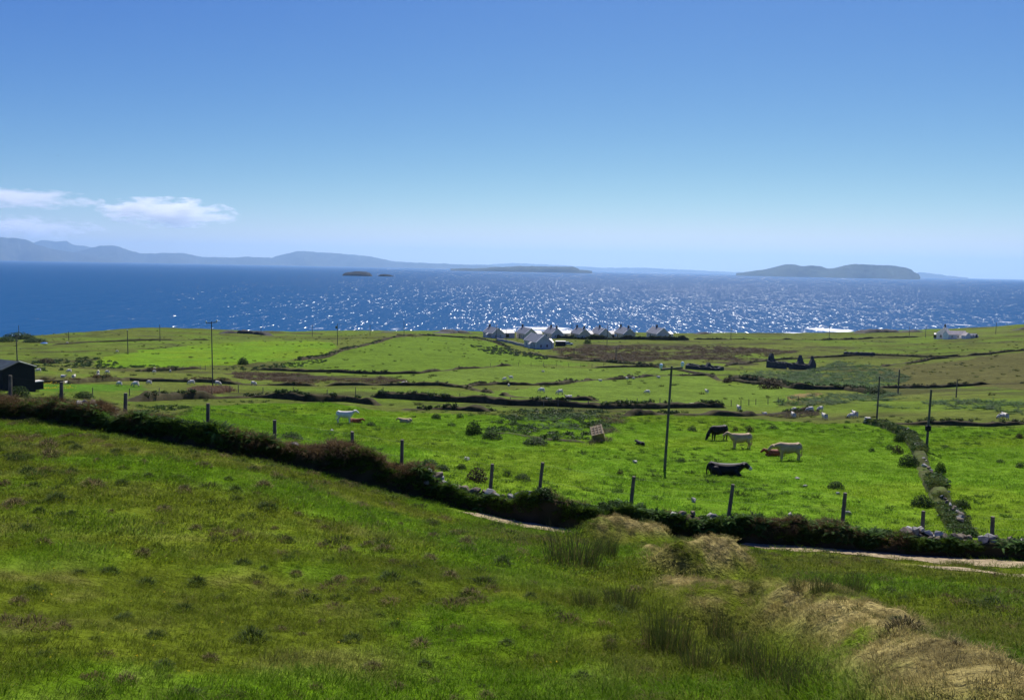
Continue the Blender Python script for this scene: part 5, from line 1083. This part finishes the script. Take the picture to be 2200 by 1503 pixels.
def sheep_mesh(pose):
    g = {'graze': 1, 'stand': 0, 'lie': 2}[pose]; z0 = 0 if g < 2 else -.30
    n = {'rump': ((-.42, 0, .62 + z0), (.20, .21)), 'mid': ((-.05, 0, .62 + z0), (.25, .26)), 'chest': ((.32, 0, .62 + z0), (.20, .23)), 'nk': ((.50, 0, .66 + z0), (.13, .15))}
    hd = [((.62, 0, .42), (.10, .11)), ((.70, 0, .25), (.075, .08)), ((.76, 0, .09), (.045, .045))] if g == 1 else [((.60, 0, .84 + z0), (.10, .11)), ((.70, 0, .90 + z0), (.08, .085)), ((.86, 0, .80 + z0), (.05, .05))]
    for k, q in zip(('n2', 'hd', 'mz'), hd): n[k] = q
    e = [('rump', 'mid'), ('mid', 'chest'), ('chest', 'nk'), ('nk', 'n2'), ('n2', 'hd'), ('hd', 'mz')]; po = n['hd'][0]
    for s, m_ in ((-1, 'L'), (1, 'R')):
        n['er' + m_] = ((po[0] - .03, s * .15, po[2] + .02), (.03, .015)); e.append(('hd', 'er' + m_))
        if g < 2:
            n['f1' + m_] = ((.30, s * .12, .40), (.09, .08)); n['f2' + m_] = ((.31, s * .12, .18), (.035, .035)); n['f3' + m_] = ((.32, s * .12, .02), (.035, .03)); e += [('chest', 'f1' + m_), ('f1' + m_, 'f2' + m_), ('f2' + m_, 'f3' + m_)]
            n['h1' + m_] = ((-.36, s * .13, .42), (.10, .09)); n['h2' + m_] = ((-.46, s * .13, .24), (.04, .04)); n['h3' + m_] = ((-.42, s * .13, .02), (.035, .03)); e += [('rump', 'h1' + m_), ('h1' + m_, 'h2' + m_), ('h2' + m_, 'h3' + m_)]
        else: n['f1' + m_] = ((.36, s * .18, .12), (.07, .06)); n['h1' + m_] = ((-.30, s * .22, .14), (.10, .08)); e += [('chest', 'f1' + m_), ('rump', 'h1' + m_)]
    n['tl'] = ((-.62, 0, .55 + z0), (.04, .04)); e.append(('rump', 'tl'))
    n = {q: (v[0], tuple(c * (1.3 if q in ('rump', 'mid', 'chest', 'nk') else 1.1) for c in v[1])) for q, v in n.items()}; hx = n['n2'][0]
    return skin_body('sheep', n, e, [fleece, fleece_face], lambda c: 1 if (c.x > hx[0] + .02 and (g != 1 or c.z < hx[2] + .02)) or c.z < .22 and g < 2 and abs(c.y) > .05 and c.x < .5 else 0, 'mid', 1)
SHEEP = {k: sheep_mesh(k) for k in ('graze', 'stand', 'lie')}
G1, G2, G3, G4 = 'sheep by the shed and left-hand banks', 'sheep in the middle pastures', 'sheep at the top of the cow field', 'sheep on the far left slopes'
for k, (u, v, rz, pose, s, lb, gp) in enumerate([
 (83,800,200,'graze',1,'sheep grazing alone just right of the dark shed roof',G1), (149,801,190,'graze',1,'sheep standing topmost in the cluster behind the second fence post',G1), (136,811,10,'lie',1,'sheep lying on the left of the cluster behind the second fence post',G1),
 (159,814,95,'stand',1,'sheep seen from behind at the right of the post cluster',G1), (140,825,80,'lie',.9,'pale sheep low in front of the post cluster',G1), (211,804,110,'stand',1,'upper of two sheep overlapping, right of the post cluster',G1), (211,809,260,'graze',.8,'lower of the two overlapping sheep, right of the post cluster',G1),
 (231,803,175,'graze',1,'sheep grazing just right of the overlapping pair',G1), (257,829,170,'graze',1,'leftmost sheep in the front row along the brown bank',G1), (292,831,185,'graze',1.2,'large sheep grazing second from left in the front row',G1), (321,826,165,'graze',1,'third sheep from left in the front row, head to the left',G1),
 (332,795,100,'stand',.8,'small sheep against the bank under the bright field, upper of two',G1), (332,801,185,'graze',.8,'small sheep just below the one against the bank',G1), (366,800,110,'graze',.8,'single sheep between the bank and the tall left pole',G1), (412,827,200,'graze',1.2,'big sheep grazing left of the tall left pole',G1),
 (468,829,-15,'graze',1.2,'big sheep grazing right of the tall left pole',G1), (545,829,-20,'graze',1.1,'last sheep on the right of the front row',G1), (252,757,180,'graze',.9,'white sheep below the white-capped pole',G4), (145,739,175,'graze',1,'far white sheep on the coastal slope by the short pole',G4),
 (867,827,190,'graze',.9,'left of two sheep close together on the dark bank',G2), (874,827,100,'stand',.9,'right of two sheep close together on the dark bank',G2), (1084,818,200,'graze',1,'left of two sheep in the pale pasture below the hill field',G2), (1098,815,170,'stand',1.1,'right of two sheep in the pale pasture below the hill field',G2),
 (1093,829,100,'lie',.8,'sheep tucked against the dark field bank',G2), (1167,799,180,'lie',.8,'sheep lying alone high in the middle pasture',G2), (1290,819,170,'lie',.9,'leftmost sheep lying under the bank left of the tallest pole',G2), (1347,816,120,'stand',.9,'standing sheep under the gap in the bank left of the tallest pole',G2),
 (1361,814,180,'lie',.8,'sheep lying in the gap of the bank left of the tallest pole',G2), (1415,812,185,'lie',1,'sheep lying under the bank just left of the tallest pole',G2), (1164,844,160,'graze',1.2,'upper left of three sheep on the slope above the fence',G2), (1203,848,195,'graze',1.2,'middle of three sheep on the slope above the fence',G2),
 (1223,857,180,'lie',1.2,'lowest of three sheep on the slope, beside a short bank',G2), (1391,847,170,'graze',1.1,'sheep grazing left of the tallest pole near its middle',G2), (1177,859,180,'lie',.7,'lamb at the end of the pale crumbled bank',G2), (1518,845,110,'stand',1,'sheep standing alone in the pasture right of the tallest pole',G2),
 (1487,871,180,'lie',.8,'sheep lying on the hedgerow right of the tallest pole',G3), (1587,882,100,'stand',1,'sheep seen from behind above the black cow',G3), (1643,891,180,'lie',.7,'leftmost small sheep of the upper group on the dark mound',G3), (1706,884,190,'graze',.8,'small sheep at the back of the dark mound',G3), (1704,898,95,'stand',1,'sheep facing away in front of the dark mound',G3),
 (1740,886,180,'graze',1.1,'sheep grazing along the top of the dark mound',G3), (1762,884,200,'graze',1,'sheep at the right top of the dark mound',G3), (1771,902,100,'stand',1.1,'sheep seen from behind below the right end of the dark mound',G3), (1828,899,190,'graze',.9,'left of a ewe pair right of the dark mound',G3),
 (1836,897,100,'stand',1.1,'right of a ewe pair right of the dark mound',G3), (1864,910,0,'graze',1,'sheep grazing at the foot of the bare pole by the bank end',G3), (2150,901,190,'graze',.9,'left of two sheep below the bracken at the far right',G3), (2159,901,100,'stand',1,'right of two sheep below the bracken at the far right',G3)]):
    p = hit(u, v); o = bpy.data.objects.new('sheep', SHEEP[pose]); D = math.hypot(p.x, p.y); q = .80 * s; o.location = (p.x, p.y, p.z + .02); o.scale = (q, q, q); o.rotation_euler = (0, 0, R(rz)); link(o); tag(o, lb, 'sheep', gp)
# loose pale stones lying in the cow field
for k, (u, v) in enumerate([(713,926),(757,930),(1364,994),(1713,1029),(1700,1110),(1822,1105),(1800,1062),(1728,1046),(1003,988),(2031,1032),(2035,1058),(1490,1078)]):
    p = hit(u, v); o = bpy.data.objects.new('boulder', ROCKS[(k * 3 + 1) % 27]); o.location = p + Vector((0, 0, .08)); s = .35 + .1 * (k % 3); o.scale = (s, s, s); o.rotation_euler = (0, 0, k); link(o)
    tag(o, ['small white stone in the grass left below the white calf', 'small pale stone in the grass below the lying red-brown calf', 'small stone left of the foot of the tallest pole', 'flat pale stone right of the lying black cow', 'pale stone close behind the long wall, right of centre', 'pale stone left of the post nearest the big dark bush', 'small stone left above a leaning fence post', 'small stone below the right-hand cream cow', 'pale stone behind the brown bramble bush', 'white stone in the right-hand field beside the grassed bank', 'second white stone beside the grassed bank, nearer the wall', 'tiny pale stone between the leaning posts'][k], 'stone', 'loose stones in the cow field')
# yellow flags beside the shed
flag_src = source_set('yellow_flower', [leaves(5, .12, .09, 700 + k, .5, .1) for k in range(4)], leaf_mat('yellow_petal', .3, own=(.75, .55, .03), straw=(.75, .6, .05), straw_amt=.2))
def flowers(poly, dens, sc_, seed, up):
    w_p = poly_world(poly); lo, hi = w_p.min(0), w_p.max(0); r = np.random.default_rng(seed); n = int((hi - lo).prod() * dens); x, y = r.uniform(lo[0], hi[0], n), r.uniform(lo[1], hi[1], n); k = inside(x, y, w_p) & (fbm(x / 2, y / 2, seed, 3) > .48); x, y = x[k], y[k]
    scatter('yellow_flowers', np.c_[x, y, height(x, y) + up], flag_src, 4, sc_ * r.uniform(.6, 1.3, len(x)), seed=seed)
flowers([(66,824),(165,826),(170,838),(70,840)], 2.2, 1.2, 711, .35)
flowers([(100,1200),(1250,1200),(1300,1490),(60,1490)], .9, .16, 712, .10)
# a bird high over the sea on the left
bm_ = mat('dark_plumage', (.02, .02, .02), .7, .2, 5, 0); q = at_dist(124, 335, 330); root = empty('bird', q, R(35)); tag(root, 'tiny dark bird gliding high over the sea at the left', 'bird')
x = MB().lathe((0, 0, 0), [(.01,-.22),(.05,-.1),(.06,.05),(.03,.18),(.01,.24)], 8, 'y'); x.sm = True; x.build('body', bm_, root)
for s in (-1, 1): MB().add([(0,-.08,0),(0,.08,0),(s*.28,.06,.10),(s*.28,-.06,.10),(s*.62,-.10,.04),(0,-.08,.02),(0,.08,.02),(s*.28,.06,.12),(s*.28,-.06,.12)], [(0,1,2,3),(3,2,4),(5,8,7,6),(8,4,7),(0,3,8,5),(1,6,7,2),(3,4,8),(2,7,4),(0,5,6,1)]).build('wing', bm_, root)
MB().add([(-.03,-.2,0),(.03,-.2,0),(.09,-.36,0),(-.09,-.36,0),(-.03,-.2,.012),(.03,-.2,.012),(.09,-.36,.012),(-.09,-.36,.012)], [(0,1,2,3),(4,7,6,5),(0,4,5,1),(1,5,6,2),(2,6,7,3),(3,7,4,0)]).build('tail', bm_, root)

# ---------------------------------------------------------------- low clouds over the far hills
def cloud(label, u0_, v0_, u1_, v1_, D, dens, seed):
    p = far_pt((u0_ + u1_) / 2, (v0_ + v1_) / 2, D); w = (u1_ - u0_) * D / F; h = (v1_ - v0_) * D / F
    m, N, L = nt('cloud_vapour'); tc = N.new('ShaderNodeTexCoord'); mp = N.new('ShaderNodeMapping'); mp.inputs['Location'].default_value = (seed, seed * 1.7, seed * .3); mp.inputs['Scale'].default_value = (1.0, .8, h / w * 3.2)
    L.new(tc.outputs['Object'], mp.inputs['Vector'])
    n1 = N.new('ShaderNodeTexNoise'); n1.inputs['Scale'].default_value = 3.4; n1.inputs['Detail'].default_value = 7; n1.inputs['Roughness'].default_value = .62; L.new(mp.outputs[0], n1.inputs['Vector'])
    ln = N.new('ShaderNodeVectorMath'); ln.operation = 'LENGTH'; L.new(tc.outputs['Object'], ln.inputs[0])
    q = mathn(N, L, 'SUBTRACT', mathn(N, L, 'MULTIPLY', n1.outputs[0], 2.6), mathn(N, L, 'ADD', .95, mathn(N, L, 'MULTIPLY', ln.outputs['Value'], .55)))
    de = mathn(N, L, 'MULTIPLY', maprange(N, L, q, 0.0, .35, 0, 1), dens)
    v = N.new('ShaderNodeVolumePrincipled'); v.inputs['Color'].default_value = (.99, .99, .99, 1); v.inputs['Anisotropy'].default_value = .35; L.new(de, v.inputs['Density'])
    o = N.new('ShaderNodeOutputMaterial'); L.new(v.outputs[0], o.inputs['Volume'])
    bm = bmesh.new(); bmesh.ops.create_icosphere(bm, subdivisions=3, radius=1.0)
    me = bpy.data.meshes.new('cloud'); bm.to_mesh(me); bm.free(); me.materials.append(m); ob = link(bpy.data.objects.new('cloud', me)); ob.location = p; ob.scale = (w / 2, w / 3, h / 2)
    return tag(ob, label, 'cloud', 'low clouds over the far hills', kind='thing')
cloud('largest white cloud, long and flat, over the far hills at the left', 218, 426, 505, 490, 32000, .0040, 3.1)
cloud('thin upper cloud streak at the left edge of the sky', -110, 414, 190, 452, 32000, .0020, 7.7)
cloud('lower cloud bank just above the highest far hills at the left edge', -90, 472, 205, 518, 38000, .0018, 12.4)
